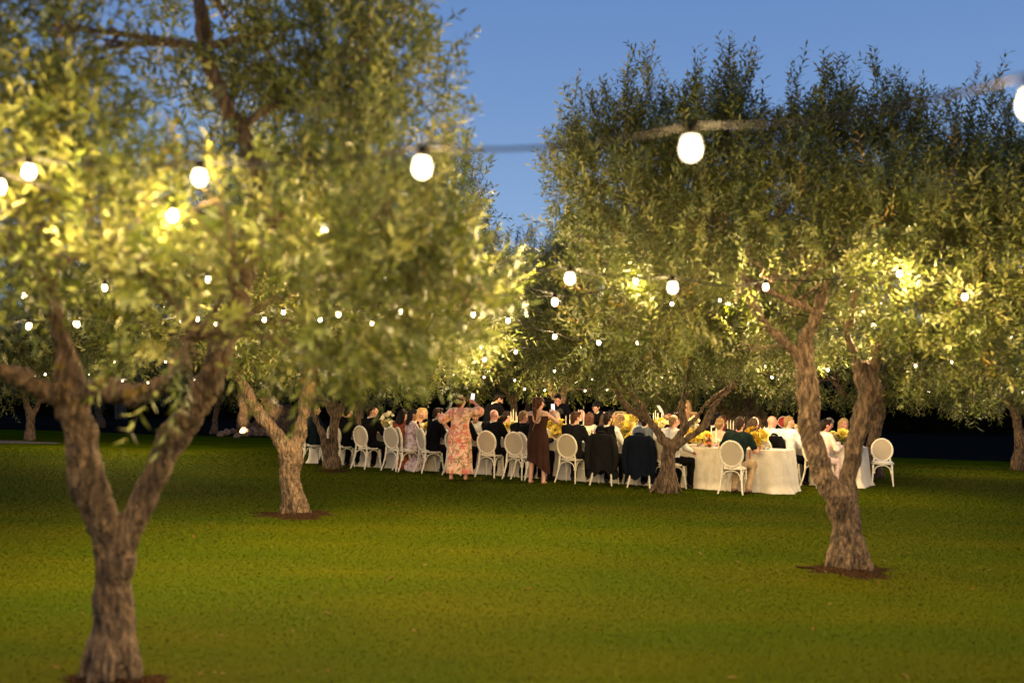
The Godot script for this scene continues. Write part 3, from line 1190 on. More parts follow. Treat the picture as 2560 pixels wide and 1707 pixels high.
func rose_mesh(open: float) -> ArrayMesh:
	var g := Geo.new()
	for ring in 4:
		var n: int = [3, 5, 6, 7][ring]
		var tilt: float = [.12, .42, .8, 1.2][ring] * open
		var size: float = [.026, .034, .042, .046][ring]
		for k in n:
			var w := TAU * k / n + ring * .7
			var out := Vector3(cos(w), 0, sin(w))
			var side := Vector3(-sin(w), 0, cos(w))
			var first := g.v.size()
			for i in 4:
				for q in 4:
					var t := i / 3.0
					var s := (q - 1.5) / 1.5
					var wide := size * (.45 + .75 * sin(PI * minf(t * .8 + .12, 1.0)))
					var lift := t * size * 1.9
					var p := out * (.004 + ring * .005 + sin(tilt) * lift + .3 * size * t * t * open) + Vector3.UP * (cos(tilt) * lift - s * s * size * .18 * t) + side * s * wide - out * s * s * wide * .45
					g.vert(p + Vector3.UP * .004 * sin(q * 2.3 + ring + k), (Vector3.UP + out * .5).normalized())
			for i in 3:
				for q in 3:
					g.quad(first + i * 4 + q, first + i * 4 + q + 1, first + i * 4 + q + 5, first + i * 4 + q + 4)
	g.smooth()
	return g.mesh()

func bouquet(label: String, at: Vector3, size: Vector3, count: int, colours: Array, sd: int, o := {}) -> void:
	var r := RandomNumberGenerator.new()
	r.seed = sd
	var t := thing("flower_arrangement", label, "flowers", Vector3(at.x, .768, at.z), TABLE_TURN + o.get("turn", 0.0), "yellow flower arrangements on the tables")
	var g := Geo.new()
	var lift: float = o.get("lift", .06)
	if o.get("crate", false):
		for k in 3:
			for s in [-1, 1]:
				g = Geo.new()
				g.box(Vector3(0, .018 + k * .036, s * .07), Vector3(.21, .03, .008))
				part("slat", g, M.wood, t)
				g = Geo.new()
				g.box(Vector3(.101 * s, .018 + k * .036, 0), Vector3(.008, .03, .13))
				part("slat", g, M.wood, t)
	else:
		g.lathe([Vector2(0, .0), Vector2(.05, .0), Vector2(.07, .02), Vector2(.085, .06), Vector2(.08, .1), Vector2(.074, .1), Vector2(.076, .06), Vector2(.0, .03)], Vector3.ZERO, 16)
		part("vase", g, M.plate, t)
	var greens := Geo.new()
	for k in count:
		var q := Vector3(r.randfn(), absf(r.randfn()) * .9, r.randfn()).normalized() * pow(r.randf(), .35)
		var p := Vector3(q.x * size.x, lift + .03 + q.y * size.y, q.z * size.z)
		var up := (Vector3(q.x, q.y * .9 + .25, q.z) + Vector3(r.randfn(), r.randfn(), r.randfn()) * .2).normalized()
		var f := part("flower", M.roses[r.randi() % M.roses.size()], M[colours[r.randi() % colours.size()]], t, p)
		var x := up.cross(Vector3(r.randfn(), .1, r.randfn())).normalized()
		f.basis = Basis(x, up, x.cross(up)).scaled(Vector3.ONE * r.randf_range(.6, 1.25) * o.get("bloom", 1.0))
		greens.tube([Vector3(p.x * .2, lift * .4, p.z * .2), (p + Vector3(p.x, lift, p.z) * .3) * .6, p], [.0025, .0022, .002], 4, false)
		for i in 6:
			var a := p * r.randf_range(.75, 1.0) + Vector3(r.randfn(), r.randfn(), r.randfn()) * .02
			var d := (up + Vector3(r.randfn(), r.randfn(), r.randfn()) * .9).normalized() * r.randf_range(.05, .085)
			var s := d.cross(up).normalized() * .014
			var nn := s.cross(d).normalized()
			greens.quad(greens.vert(a, nn), greens.vert(a + d * .5 + s, nn), greens.vert(a + d, nn), greens.vert(a + d * .5 - s, nn))
	part("greenery", greens, M.stem, t).set_meta("kind", "stuff")

var kit := {}

func wine_glass(label: String, at: Vector3, fill := "") -> void:
	var key := "glass" + fill
	if not kit.has(key):
		var t := thing("wine_glass", label, "glass", at, 0.0, "glasses on the dinner tables")
		var g := Geo.new()
		g.lathe([Vector2(0, .0), Vector2(.033, .001), Vector2(.033, .003), Vector2(.005, .008), Vector2(.0035, .02), Vector2(.0035, .085), Vector2(.012, .094), Vector2(.032, .115), Vector2(.038, .145), Vector2(.033, .19)], Vector3.ZERO, 14)
		part("bowl", g, M.glass, t)
		if fill:
			g = Geo.new()
			g.lathe([Vector2(0, .094), Vector2(.012, .097), Vector2(.03, .117), Vector2(.0355, .14), Vector2(0, .141)], Vector3.ZERO, 12)
			part("drink", g, M[fill], t)
		kit[key] = t
	else:
		again(kit[key], label, at)

func beer_bottle(label: String, at: Vector3) -> void:
	if not kit.has("bottle"):
		var t := thing("bottle", label, "bottle", at, 0.0, "brown bottles with red necks")
		var g := Geo.new()
		g.lathe([Vector2(0, 0), Vector2(.028, 0), Vector2(.031, .006), Vector2(.031, .125), Vector2(.026, .15), Vector2(.014, .175), Vector2(.0125, .185)], Vector3.ZERO, 14)
		part("body", g, M.brown_glass, t)
		g = Geo.new()
		g.lathe([Vector2(.0128, .18), Vector2(.0135, .182), Vector2(.0125, .225), Vector2(.0145, .232), Vector2(.0135, .238), Vector2(0, .239)], Vector3.ZERO, 12)
		part("neck_foil", g, M.foil, t)
		g = Geo.new()
		g.lathe([Vector2(.0314, .055), Vector2(.0316, .056), Vector2(.0316, .1), Vector2(.0314, .101)], Vector3.ZERO, 14)
		part("label_band", g, M.label, t)
		kit.bottle = t
	else:
		again(kit.bottle, label, at)

func plate(label: String, at: Vector3, turn: float) -> void:
	if not kit.has("plate"):
		var t := thing("plate", label, "plate", at, turn, "dinner plates with folded napkins")
		var g := Geo.new()
		g.lathe([Vector2(0, .0), Vector2(.07, .0), Vector2(.085, .006), Vector2(.13, .016), Vector2(.132, .019), Vector2(.125, .018), Vector2(.083, .01), Vector2(0, .008)], Vector3.ZERO, 22)
		part("dish", g, M.plate, t)
		g = Geo.new()
		g.ball(Vector3(0, .022, 0), Vector3(.085, .018, .045), 12, 6)
		wrinkle.frequency = 1.0
		g.bump(wrinkle, .03, Vector3(22, 22, 22))
		part("napkin", g, M.napkin, t)
		kit.plate = t
	else:
		again(kit.plate, label, at, turn)

func phone(label: String, at: Vector3, basis_: Basis) -> void:
	var t := thing("phone", label, "phone", at)
	t.basis = basis_
	var g := Geo.new()
	g.box(Vector3.ZERO, Vector3(.076, .155, .008))
	part("case", g, M.dark, t)
	g = Geo.new()
	g.box(Vector3(0, 0, .0052), Vector3(.069, .146, .002))
	part("screen", g, M.screen, t)

# ---------------------------------------------------------------- lights
func string_lights(label: String, pts: Array, energy := 2.0, sag := .05) -> void:
	# pts: the bulbs in order; the first and the last point are where the cable is tied
	var t := thing("string_lights", label, "string lights", pts[0], 0.0, "strings of round warm bulbs between the olive trees")
	var path := []
	var radii := []
	var o: Vector3 = pts[0]
	for i in pts.size() - 1:
		var a: Vector3 = pts[i] - o + Vector3.UP * (.062 if i > 0 else .0)
		var b: Vector3 = pts[i + 1] - o + Vector3.UP * (.062 if i < pts.size() - 2 else .0)
		var droop := minf(sag, a.distance_to(b) * .06)
		for k in 6:
			var s := k / 6.0
			path.append(a.lerp(b, s) + Vector3.DOWN * droop * 4.0 * s * (1.0 - s))
			radii.append(.0048)
	path.append(pts[pts.size() - 1] - o)
	radii.append(.0048)
	var g := Geo.new()
	g.tube(path, radii, 6)
	part("cable", g, M.cable, t)
	if not shapes.has("bulb"):
		g = Geo.new()
		g.lathe([Vector2(0, -.0275), Vector2(.008, -.0265), Vector2(.016, -.022), Vector2(.0225, -.012), Vector2(.0245, 0), Vector2(.0235, .008), Vector2(.0205, .0155), Vector2(.0195, .027), Vector2(0, .028)], Vector3.ZERO, 16)
		shapes.bulb = g.mesh()
		g = Geo.new()
		g.lathe([Vector2(0, .028), Vector2(.0165, .028), Vector2(.0165, .044), Vector2(.011, .05), Vector2(.011, .064), Vector2(0, .066)], Vector3.ZERO, 12)
		shapes.socket = g.mesh()
	for i in range(1, pts.size() - 1):
		var p: Vector3 = pts[i] - o
		part("socket", shapes.socket, M.fitting, t, p)
		part("bulb", shapes.bulb, M.bulb, t, p)
		var l := OmniLight3D.new()
		l.name = "bulb_light"
		l.light_color = Color(1, .72, .34).linear_to_srgb()
		l.light_energy = energy
		l.light_size = .02
		l.omni_range = 40.0
		l.omni_attenuation = 2.0
		l.shadow_enabled = true
		l.position = p + Vector3.DOWN * .008
		t.add_child(l, true)

# ---------------------------------------------------------------- the place
func _ready() -> void:
	var cam := Camera3D.new()
	cam.name = "viewpoint"
	cam.fov = 37.855
	cam.far = 400.0
	cam.near = .05
	cam.position = Vector3(0, 1.6, 0)
	cam.rotation = Vector3(.05679, 0, .02094)
	var lens := CameraAttributesPhysical.new()
	lens.frustum_focal_length = 35.0
	lens.frustum_focus_distance = 20.0
	lens.exposure_aperture = 1.2
	cam.attributes = lens
	cam.current = true
	add_child(cam)
	var sky := ProceduralSkyMaterial.new()
	sky.sky_top_color = Color(.085, .2, .5).linear_to_srgb()
	sky.sky_horizon_color = Color(.46, .66, .9).linear_to_srgb()
	sky.sky_curve = .15
	sky.ground_bottom_color = Color(.01, .01, .01)
	sky.ground_horizon_color = Color(.03, .04, .05)
	var env := Environment.new()
	env.background_mode = Environment.BG_SKY
	env.sky = Sky.new()
	env.sky.sky_material = sky
	env.background_energy_multiplier = 1.0
	env.tonemap_mode = Environment.TONE_MAPPER_LINEAR
	env.tonemap_exposure = 1.0
	env.sdfgi_enabled = true
	env.ssao_enabled = true
	env.ssil_enabled = true
	var we := WorldEnvironment.new()
	we.name = "environment"
	we.environment = env
	add_child(we)
	rng.seed = 77
	wrinkle.seed = 5
	wrinkle.noise_type = FastNoiseLite.TYPE_SIMPLEX_SMOOTH
	clump.noise_type = FastNoiseLite.TYPE_SIMPLEX_SMOOTH
	make_materials()
	M.sprigs = [make_sprig(1), make_sprig(2), make_sprig(3)]
	M.roses = [rose_mesh(1.0), rose_mesh(.75), rose_mesh(.5)]
	lay_ground()
	hang_lights()
	plant_trees()
	lay_tables()
	seat_guests()
	stand_people()

func sheet(outline: Array, y: float) -> Geo:
	var g := Geo.new()
	var poly := PackedVector2Array(outline)
	for p in poly:
		g.vert(Vector3(p.x, y, p.y), Vector3.UP, p)
	var t := Geometry2D.triangulate_polygon(poly)
	for i in range(0, t.size(), 3):
		g.tri(t[i], t[i + 1], t[i + 2])
	return g

func lay_ground() -> void:
	setting("ground", sheet([Vector2(-150, 60), Vector2(150, 60), Vector2(150, -250), Vector2(-150, -250)], 0.0), M.soil)
	var edge := [Vector2(-40, 30), Vector2(40, 30), Vector2(40, -27.5)]
	for i in 41:
		var x := 40.0 - 2.0 * i
		edge.append(Vector2(x, lerpf(-30.2, -36.6, clampf((15.0 - x) / 28.0, -.3, 1.2)) + .25 * sin(i * 1.7)))
	setting("lawn", sheet(edge, .005), M.lawn)
	var path := []
	for i in 20:
		var w := TAU * i / 20
		path.append(Vector2(-17.3 + cos(w) * (4.2 + .3 * sin(i * 2.3)), -29.2 + sin(w) * (.95 + .15 * sin(i * 3.1))))
	setting("sand_patch", sheet(path, .01), M.sand)
	grow_grass()
	drop_leaves()
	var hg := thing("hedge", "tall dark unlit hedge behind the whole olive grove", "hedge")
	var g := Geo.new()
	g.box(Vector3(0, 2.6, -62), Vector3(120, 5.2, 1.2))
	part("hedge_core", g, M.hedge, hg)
	var mm := MultiMesh.new()
	mm.transform_format = MultiMesh.TRANSFORM_3D
	mm.use_colors = true
	mm.mesh = M.sprigs[0]
	mm.instance_count = 9000
	for i in 9000:
		var d := Vector3(rng.randfn(), rng.randfn() + .6, 1.2 + absf(rng.randfn())).normalized()
		var s := rng.randf_range(2.4, 4.2)
		var x := d.cross(Vector3(rng.randfn(), rng.randfn(), rng.randfn())).normalized()
		var px := rng.randf_range(-42, 42)
		mm.set_instance_transform(i, Transform3D(Basis(x * s, d * s, x.cross(d) * s), Vector3(px, pow(rng.randf(), .8) * (5.2 + 1.1 * sin(px * .7) + .8 * sin(px * 1.9)), -61.3 + rng.randf_range(-.3, .5))))
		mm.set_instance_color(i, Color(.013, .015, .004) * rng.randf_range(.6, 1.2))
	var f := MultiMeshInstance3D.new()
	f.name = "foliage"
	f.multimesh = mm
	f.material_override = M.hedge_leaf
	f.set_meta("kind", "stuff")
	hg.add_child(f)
	for q in [["mulch_ring", Vector3(-2.812, 0, -13.177), .5, "ring of reddish bark mulch round the slim olive left of the tables"], ["mulch_ring", Vector3(3.295, 0, -9.713), .42, "ring of brown mulch round the forked olive at right"], ["mulch_ring", Vector3(-2.109, 0, -5.448), .3, "dark mulch round the big foreground olive"], ["mulch_ring", Vector3(-3.614, 0, -20.659), .42, "brown mulch round the olive beside the left table end"]]:
		var m := Geo.new()
		var c := m.vert(Vector3(0, .05, 0), Vector3.UP)
		for k in 5:
			for i in 40:
				var w := TAU * i / 40
				var rr: float = q[2] * (k + 1) / 5.0 * (1.0 + (k + 1) / 5.0 * (.22 * sin(w * 3 + q[2] * 9) + .14 * sin(w * 7 + q[2] * 5) + .13 * rng.randfn()))
				m.vert(Vector3(cos(w) * rr, .028 * (1.0 - (k + 1) / 5.0) + .006 + rng.randf() * .014 * (1 if k < 4 else 0), sin(w) * rr), Vector3.UP)
		for i in 40:
			m.tri(c, c + 1 + i, c + 1 + (i + 1) % 40)
			for k in 4:
				m.quad(c + 1 + k * 40 + i, c + 1 + k * 40 + (i + 1) % 40, c + 41 + k * 40 + (i + 1) % 40, c + 41 + k * 40 + i)
		m.smooth()
		var o := setting(q[0], m, M.mulch)
		o.position = q[1]

func grow_grass() -> void:
	var g := Geo.new()
	var r := RandomNumberGenerator.new()
	r.seed = 3
	for k in 12:
		var w := r.randf() * TAU
		var at := Vector3(r.randfn(), 0, r.randfn()) * .022
		var side := Vector3(cos(w), 0, sin(w)) * r.randf_range(.0016, .0026)
		var lean := Vector3(r.randfn(), 0, r.randfn()) * .011
		var h := r.randf_range(.006, .011)
		var nn := (side.cross(Vector3.UP).normalized() + Vector3.UP * 8.0).normalized()
		var t := r.randf_range(.9, 1.1)
		g.tint = Color(t, t, t)
		if r.randf() < .06:
			g.tint = Color(1.5, 1.2, 1.1)
		var a := g.vert(at - side, nn)
		var b := g.vert(at + side, nn)
		var c := g.vert(at + lean * .5 + Vector3.UP * h * .6 + side * .8, nn)
		var d := g.vert(at + lean * .5 + Vector3.UP * h * .6 - side * .8, nn)
		var e := g.vert(at + lean * 1.5 + Vector3.UP * h, nn)
		g.quad(a, b, c, d)
		g.tri(d, c, e)
	var mesh := g.mesh(true)
	var spots := PackedVector3Array()
	var patch := FastNoiseLite.new()
	patch.seed = 8
	patch.frequency = .55
	patch.fractal_octaves = 3
	for i in 170000:
		# evenly spread; density falls with distance, as the tufts get wider
		var z := 4.2 * pow(27.0 / 4.2, fposmod(i * .7548776662, 1.0))
		var x := (fposmod(i * .5698402910, 1.0) * 2.0 - 1.0) * (z * .56 + 1.2)
		spots.append(Vector3(x + r.randfn() * .006, .004, -z + r.randfn() * .006))
	var mm := MultiMesh.new()
	mm.transform_format = MultiMesh.TRANSFORM_3D
	mm.use_colors = true
	mm.mesh = mesh
	mm.instance_count = spots.size()
	for i in spots.size():
		var p := spots[i]
		var s := r.randf_range(.8, 1.25) * (1.0 + maxf(0.0, -p.z - 6.0) * .07)
		mm.set_instance_transform(i, Transform3D(Basis(Vector3.UP, r.randf() * TAU).scaled(Vector3(s * 1.25, s * .9, s * 1.25)), p))
		var n := patch.get_noise_2d(p.x * .55, p.z * 1.5)
		var c := Color(.044, .067, .0006).lerp(Color(.074, .075, .0014), clampf(.45 + n * .8, 0, 1))
		mm.set_instance_color(i, c * r.randf_range(.95, 1.06))
	var o := MultiMeshInstance3D.new()
	o.name = "grass"
	o.multimesh = mm
	o.material_override = M.grass
	tag(o, "short mown grass covering the lawn", "grass", "", "stuff")
	add_child(o)

func drop_leaves() -> void:
	var g := Geo.new()
	var a := g.vert(Vector3(-.035, 0, 0), Vector3.UP)
	var b := g.vert(Vector3(0, .006, .009), Vector3.UP)
	var c := g.vert(Vector3(.035, .001, 0), Vector3.UP)
	var d := g.vert(Vector3(0, .006, -.009), Vector3.UP)
	g.quad(a, b, c, d)
	var mm := MultiMesh.new()
	mm.transform_format = MultiMesh.TRANSFORM_3D
	mm.use_colors = true
	mm.mesh = g.mesh(true)
	mm.instance_count = 170
	for i in 170:
		var z := 5.0 + 17.0 * rng.randf() * rng.randf()
		var tree: Vector3 = [Vector3(3.33, 0, -9.8), Vector3(-2.2, 0, -5.6), Vector3(-2.8, 0, -13.3), Vector3(0, 0, -99)][i % 4]
		var p := Vector3(rng.randf_range(-1, 1) * z * .6, .022, -z)
		if tree.z > -90:
			p = tree + Vector3(rng.randfn() * 1.1, .022, rng.randfn() * 1.1)
		mm.set_instance_transform(i, Transform3D(Basis.from_euler(Vector3(rng.randfn() * .3, rng.randf() * TAU, rng.randfn() * .3)).scaled(Vector3.ONE * rng.randf_range(.7, 1.2)), p))
		mm.set_instance_color(i, Color(.13, .1, .03).lerp(Color(.12, .05, .016), rng.randf()))
	var o := MultiMeshInstance3D.new()
	o.name = "fallen_leaves"
	o.multimesh = mm
	o.material_override = M.grass
	tag(o, "dry fallen olive leaves scattered on the lawn", "fallen leaves", "", "stuff")
	add_child(o)

func hang_lights() -> void:
	var e := 1.7
	string_lights("nearest string of bulbs, crossing the sky from upper right into the left crown", [Vector3(3.4, 2.7, .9), Vector3(2.75, 2.5, .2), Vector3(2.1, 2.37, -.7), Vector3(1.026, 2.204, -1.95), Vector3(0.436, 2.229, -2.45), Vector3(-0.262, 2.236, -2.75), Vector3(-1.107, 2.346, -3.45), Vector3(-1.927, 2.453, -3.9), Vector3(-2.9, 2.55, -4.6)], e * .75, .03)
	string_lights("string of bulbs running through the left foreground crown away to the tables", [Vector3(-3.3, 2.6, -3.4), Vector3(-2.044, 2.39, -3.9), Vector3(-1.492, 2.36, -4.3), Vector3(-0.934, 2.413, -4.9), Vector3(-0.389, 2.567, -6.8), Vector3(0.322, 2.341, -7.6), Vector3(1.004, 2.259, -11.5), Vector3(1.362, 2.229, -13)], e * .75, .05)
	string_lights("string of large bulbs hanging between the two crowns above the lawn", [Vector3(-0.296, 2.597, -7), Vector3(0.286, 2.207, -5), Vector3(0.806, 2.171, -5), Vector3(2.016, 2.524, -7.9), Vector3(3.358, 2.746, -8.6), Vector3(3.742, 2.511, -8.2), Vector3(4.383, 2.417, -8), Vector3(4.9, 2.46, -8)], e * 1.5, .05)
	string_lights("string of small bulbs between the gap in the crowns and the right olive", [Vector3(0.057, 2.493, -8.2), Vector3(0.339, 2.374, -8), Vector3(1.115, 2.676, -9), Vector3(2.278, 2.641, -10.5), Vector3(3.643, 2.4, -10), Vector3(5.536, 2.37, -11), Vector3(5.934, 2.365, -11)], e * 1.45, .06)
	string_lights("string of bulbs behind the left foreground trunk at mid distance", [Vector3(-4.14, 2.101, -7.5), Vector3(-3.794, 2.079, -7.8), Vector3(-3.513, 2.115, -8), Vector3(-3.268, 2.292, -9.8), Vector3(-3.655, 2.435, -11.5), Vector3(-2.542, 2.49, -11), Vector3(-1.582, 2.32, -9), Vector3(-1.078, 2.399, -9.5), Vector3(-0.389, 2.412, -9.8), Vector3(-0.049, 2.453, -11), Vector3(0.494, 2.317, -11.5), Vector3(0.965, 2.319, -12)], e * 1.45, .06)
	string_lights("string of bulbs leading from the lawn towards the middle of the tables", [Vector3(-0.907, 2.515, -15), Vector3(-0.411, 2.28, -13.5), Vector3(-0.337, 2.069, -12.5), Vector3(0.055, 2.201, -13), Vector3(1.521, 2.297, -12), Vector3(2.146, 2.245, -13)], e * 1.45, .06)
	string_lights("string of tiny bulbs low at the far left beyond the lawn", [Vector3(-13.624, 1.747, -27), Vector3(-12.449, 1.892, -26), Vector3(-12.638, 1.974, -27), Vector3(-11.023, 1.984, -26), Vector3(-9.759, 1.826, -25), Vector3(-9.116, 1.79, -25), Vector3(-8.253, 1.896, -26), Vector3(-7.788, 2.141, -27)], e * 2.0, .1)
	string_lights("string of tiny bulbs higher up at the far left behind the foreground crown", [Vector3(-9.973, 2.36, -23), Vector3(-8.783, 2.21, -22), Vector3(-8.768, 2.275, -23), Vector3(-7.653, 2.243, -22), Vector3(-6.61, 2.562, -20), Vector3(-5.503, 2.591, -19), Vector3(-4.889, 2.528, -19)], e * 2.0, .1)
	string_lights("string of tiny bulbs above the left half of the tables", [Vector3(-2.941, 2.138, -23), Vector3(-1.985, 2.211, -22), Vector3(-1.49, 2.213, -22), Vector3(-1.105, 2.352, -21), Vector3(-0.889, 2.154, -21), Vector3(-0.487, 2.159, -21.5), Vector3(0.188, 2.31, -22)], e, .1)
	string_lights("string of tiny cool bulbs over the middle of the far table", [Vector3(-2.153, 2.313, -27), Vector3(-1.564, 2.206, -27), Vector3(-0.711, 2.127, -26), Vector3(0.094, 2.06, -26), Vector3(0.374, 1.846, -27), Vector3(0.916, 1.824, -27), Vector3(1.936, 1.828, -26), Vector3(2.509, 1.871, -26), Vector3(3.492, 2.106, -27)], e, .1)
	string_lights("string of tiny bulbs over the near table by the short olive", [Vector3(0.605, 2.118, -21), Vector3(0.886, 2.169, -20.5), Vector3(1.367, 1.965, -21), Vector3(1.744, 2.041, -21.5), Vector3(2.703, 2.053, -22), Vector3(3.33, 2.128, -22), Vector3(3.399, 2.249, -21.5), Vector3(3.928, 2.255, -21), Vector3(4.4, 2.324, -21)], e, .1)
	string_lights("string of tiny bulbs behind the middle crowns at right of centre", [Vector3(2.104, 2.403, -18), Vector3(2.468, 2.302, -18), Vector3(3.109, 2.296, -18.5), Vector3(3.698, 2.291, -18), Vector3(4.588, 2.259, -18), Vector3(4.982, 2.1, -19), Vector3(5.508, 2.211, -19)], e * 1.45, .1)
	string_lights("string of tiny bulbs low under the crowns at the far right", [Vector3(9.273, 2.131, -24), Vector3(10.073, 1.974, -24), Vector3(10.815, 2.115, -24), Vector3(11.568, 2.183, -25), Vector3(12.355, 2.296, -26), Vector3(11.847, 2.088, -24), Vector3(11.833, 1.976, -23), Vector3(12.582, 2.047, -23)], e, .1)
	string_lights("string of bulbs over the right end of the tables behind the forked olive", [Vector3(4.573, 2.306, -16), Vector3(5.407, 2.19, -17), Vector3(6.269, 2.152, -17.5), Vector3(6.91, 2.29, -17), Vector3(7.083, 2.326, -16), Vector3(7.727, 2.275, -16)], e * 1.45, .1)
	string_lights("string of bulbs out of the frame over the near right lawn", [Vector3(4.2, 2.7, -1.5), Vector3(3.9, 2.45, -3.0), Vector3(4.2, 2.35, -4.6), Vector3(4.9, 2.4, -6.2), Vector3(5.6, 2.5, -7.8), Vector3(6.2, 2.7, -9.2)], e, .06)
	string_lights("string of bulbs hidden in the back of the left foreground crown", [Vector3(-4.866, 2.349, -9), Vector3(-4.238, 2.394, -8.6), Vector3(-3.383, 2.438, -8.2), Vector3(-2.464, 2.5, -8), Vector3(-1.733, 2.572, -8.2), Vector3(-1.122, 2.599, -8.6), Vector3(-0.736, 2.582, -9)], e * 1.45, .06)
	string_lights("string of bulbs hidden in the slim olive's crown", [Vector3(-4.346, 2.256, -12), Vector3(-3.43, 2.384, -11.5), Vector3(-2.801, 2.42, -11.2), Vector3(-2.17, 2.433, -11.2), Vector3(-1.639, 2.429, -11.6), Vector3(-1.065, 2.374, -12)], e * 1.45, .06)
	string_lights("string of bulbs hidden at the back of the forked olive's crown", [Vector3(1.516, 2.745, -13.5), Vector3(2.087, 2.874, -13), Vector3(2.632, 2.899, -12.6), Vector3(3.991, 2.958, -12.4), Vector3(5.092, 2.931, -12.4), Vector3(6.289, 2.892, -12.8), Vector3(6.911, 2.818, -13)], e * 1.45, .06)
	string_lights("string of bulbs crossing above the photographer's place", [Vector3(-5.2, 2.7, -1.2), Vector3(-3.9, 2.5, -.5), Vector3(-2.6, 2.4, .1), Vector3(-1.3, 2.35, .6), Vector3(0, 2.38, 1.0), Vector3(1.3, 2.45, 1.3), Vector3(2.6, 2.55, 1.4), Vector3(3.4, 2.7, .9)], e, .06)
	string_lights("string of bulbs out of the frame over the near left lawn", [Vector3(-5.2, 2.7, -1.4), Vector3(-5.0, 2.45, -3.2), Vector3(-5.3, 2.4, -5.0), Vector3(-5.9, 2.45, -6.8), Vector3(-6.6, 2.5, -8.6), Vector3(-7.4, 2.7, -10.4)], e, .06)
	# the lamp in the grass that lights the old olive at the left
	var at: Vector3 = Vector3(-9.917, 0, -36.294)
	var lamp := thing("ground_lamp", "small lit lamp in the grass at the foot of the old thick olive", "lamp", at)
	var g := Geo.new()
	g.lathe([Vector2(0, 0), Vector2(.05, 0), Vector2(.055, .1), Vector2(.048, .1), Vector2(.045, .085), Vector2(0, .085)], Vector3.ZERO, 12)
	part("housing", g, M.fitting, lamp)
	g = Geo.new()
	g.lathe([Vector2(0, .088), Vector2(.043, .088), Vector2(.043, .091), Vector2(0, .092)], Vector3.ZERO, 12)
	part("lamp_glass", g, M.lamp_glow, lamp)
	var l := SpotLight3D.new()
	l.name = "lamp_light"
	l.light_color = Color(1, .72, .34).linear_to_srgb()
	l.light_energy = 14.0
	l.light_size = .03
	l.spot_angle = 34
	l.spot_angle_attenuation = .6
	l.spot_range = 20
	l.spot_attenuation = 2.0
	l.shadow_enabled = true
	lamp.add_child(l)
	l.position = Vector3(0, .12, 0)
	l.look_at_from_position(at + Vector3(0, .12, 0), at + Vector3(.28, .75, -1.1))

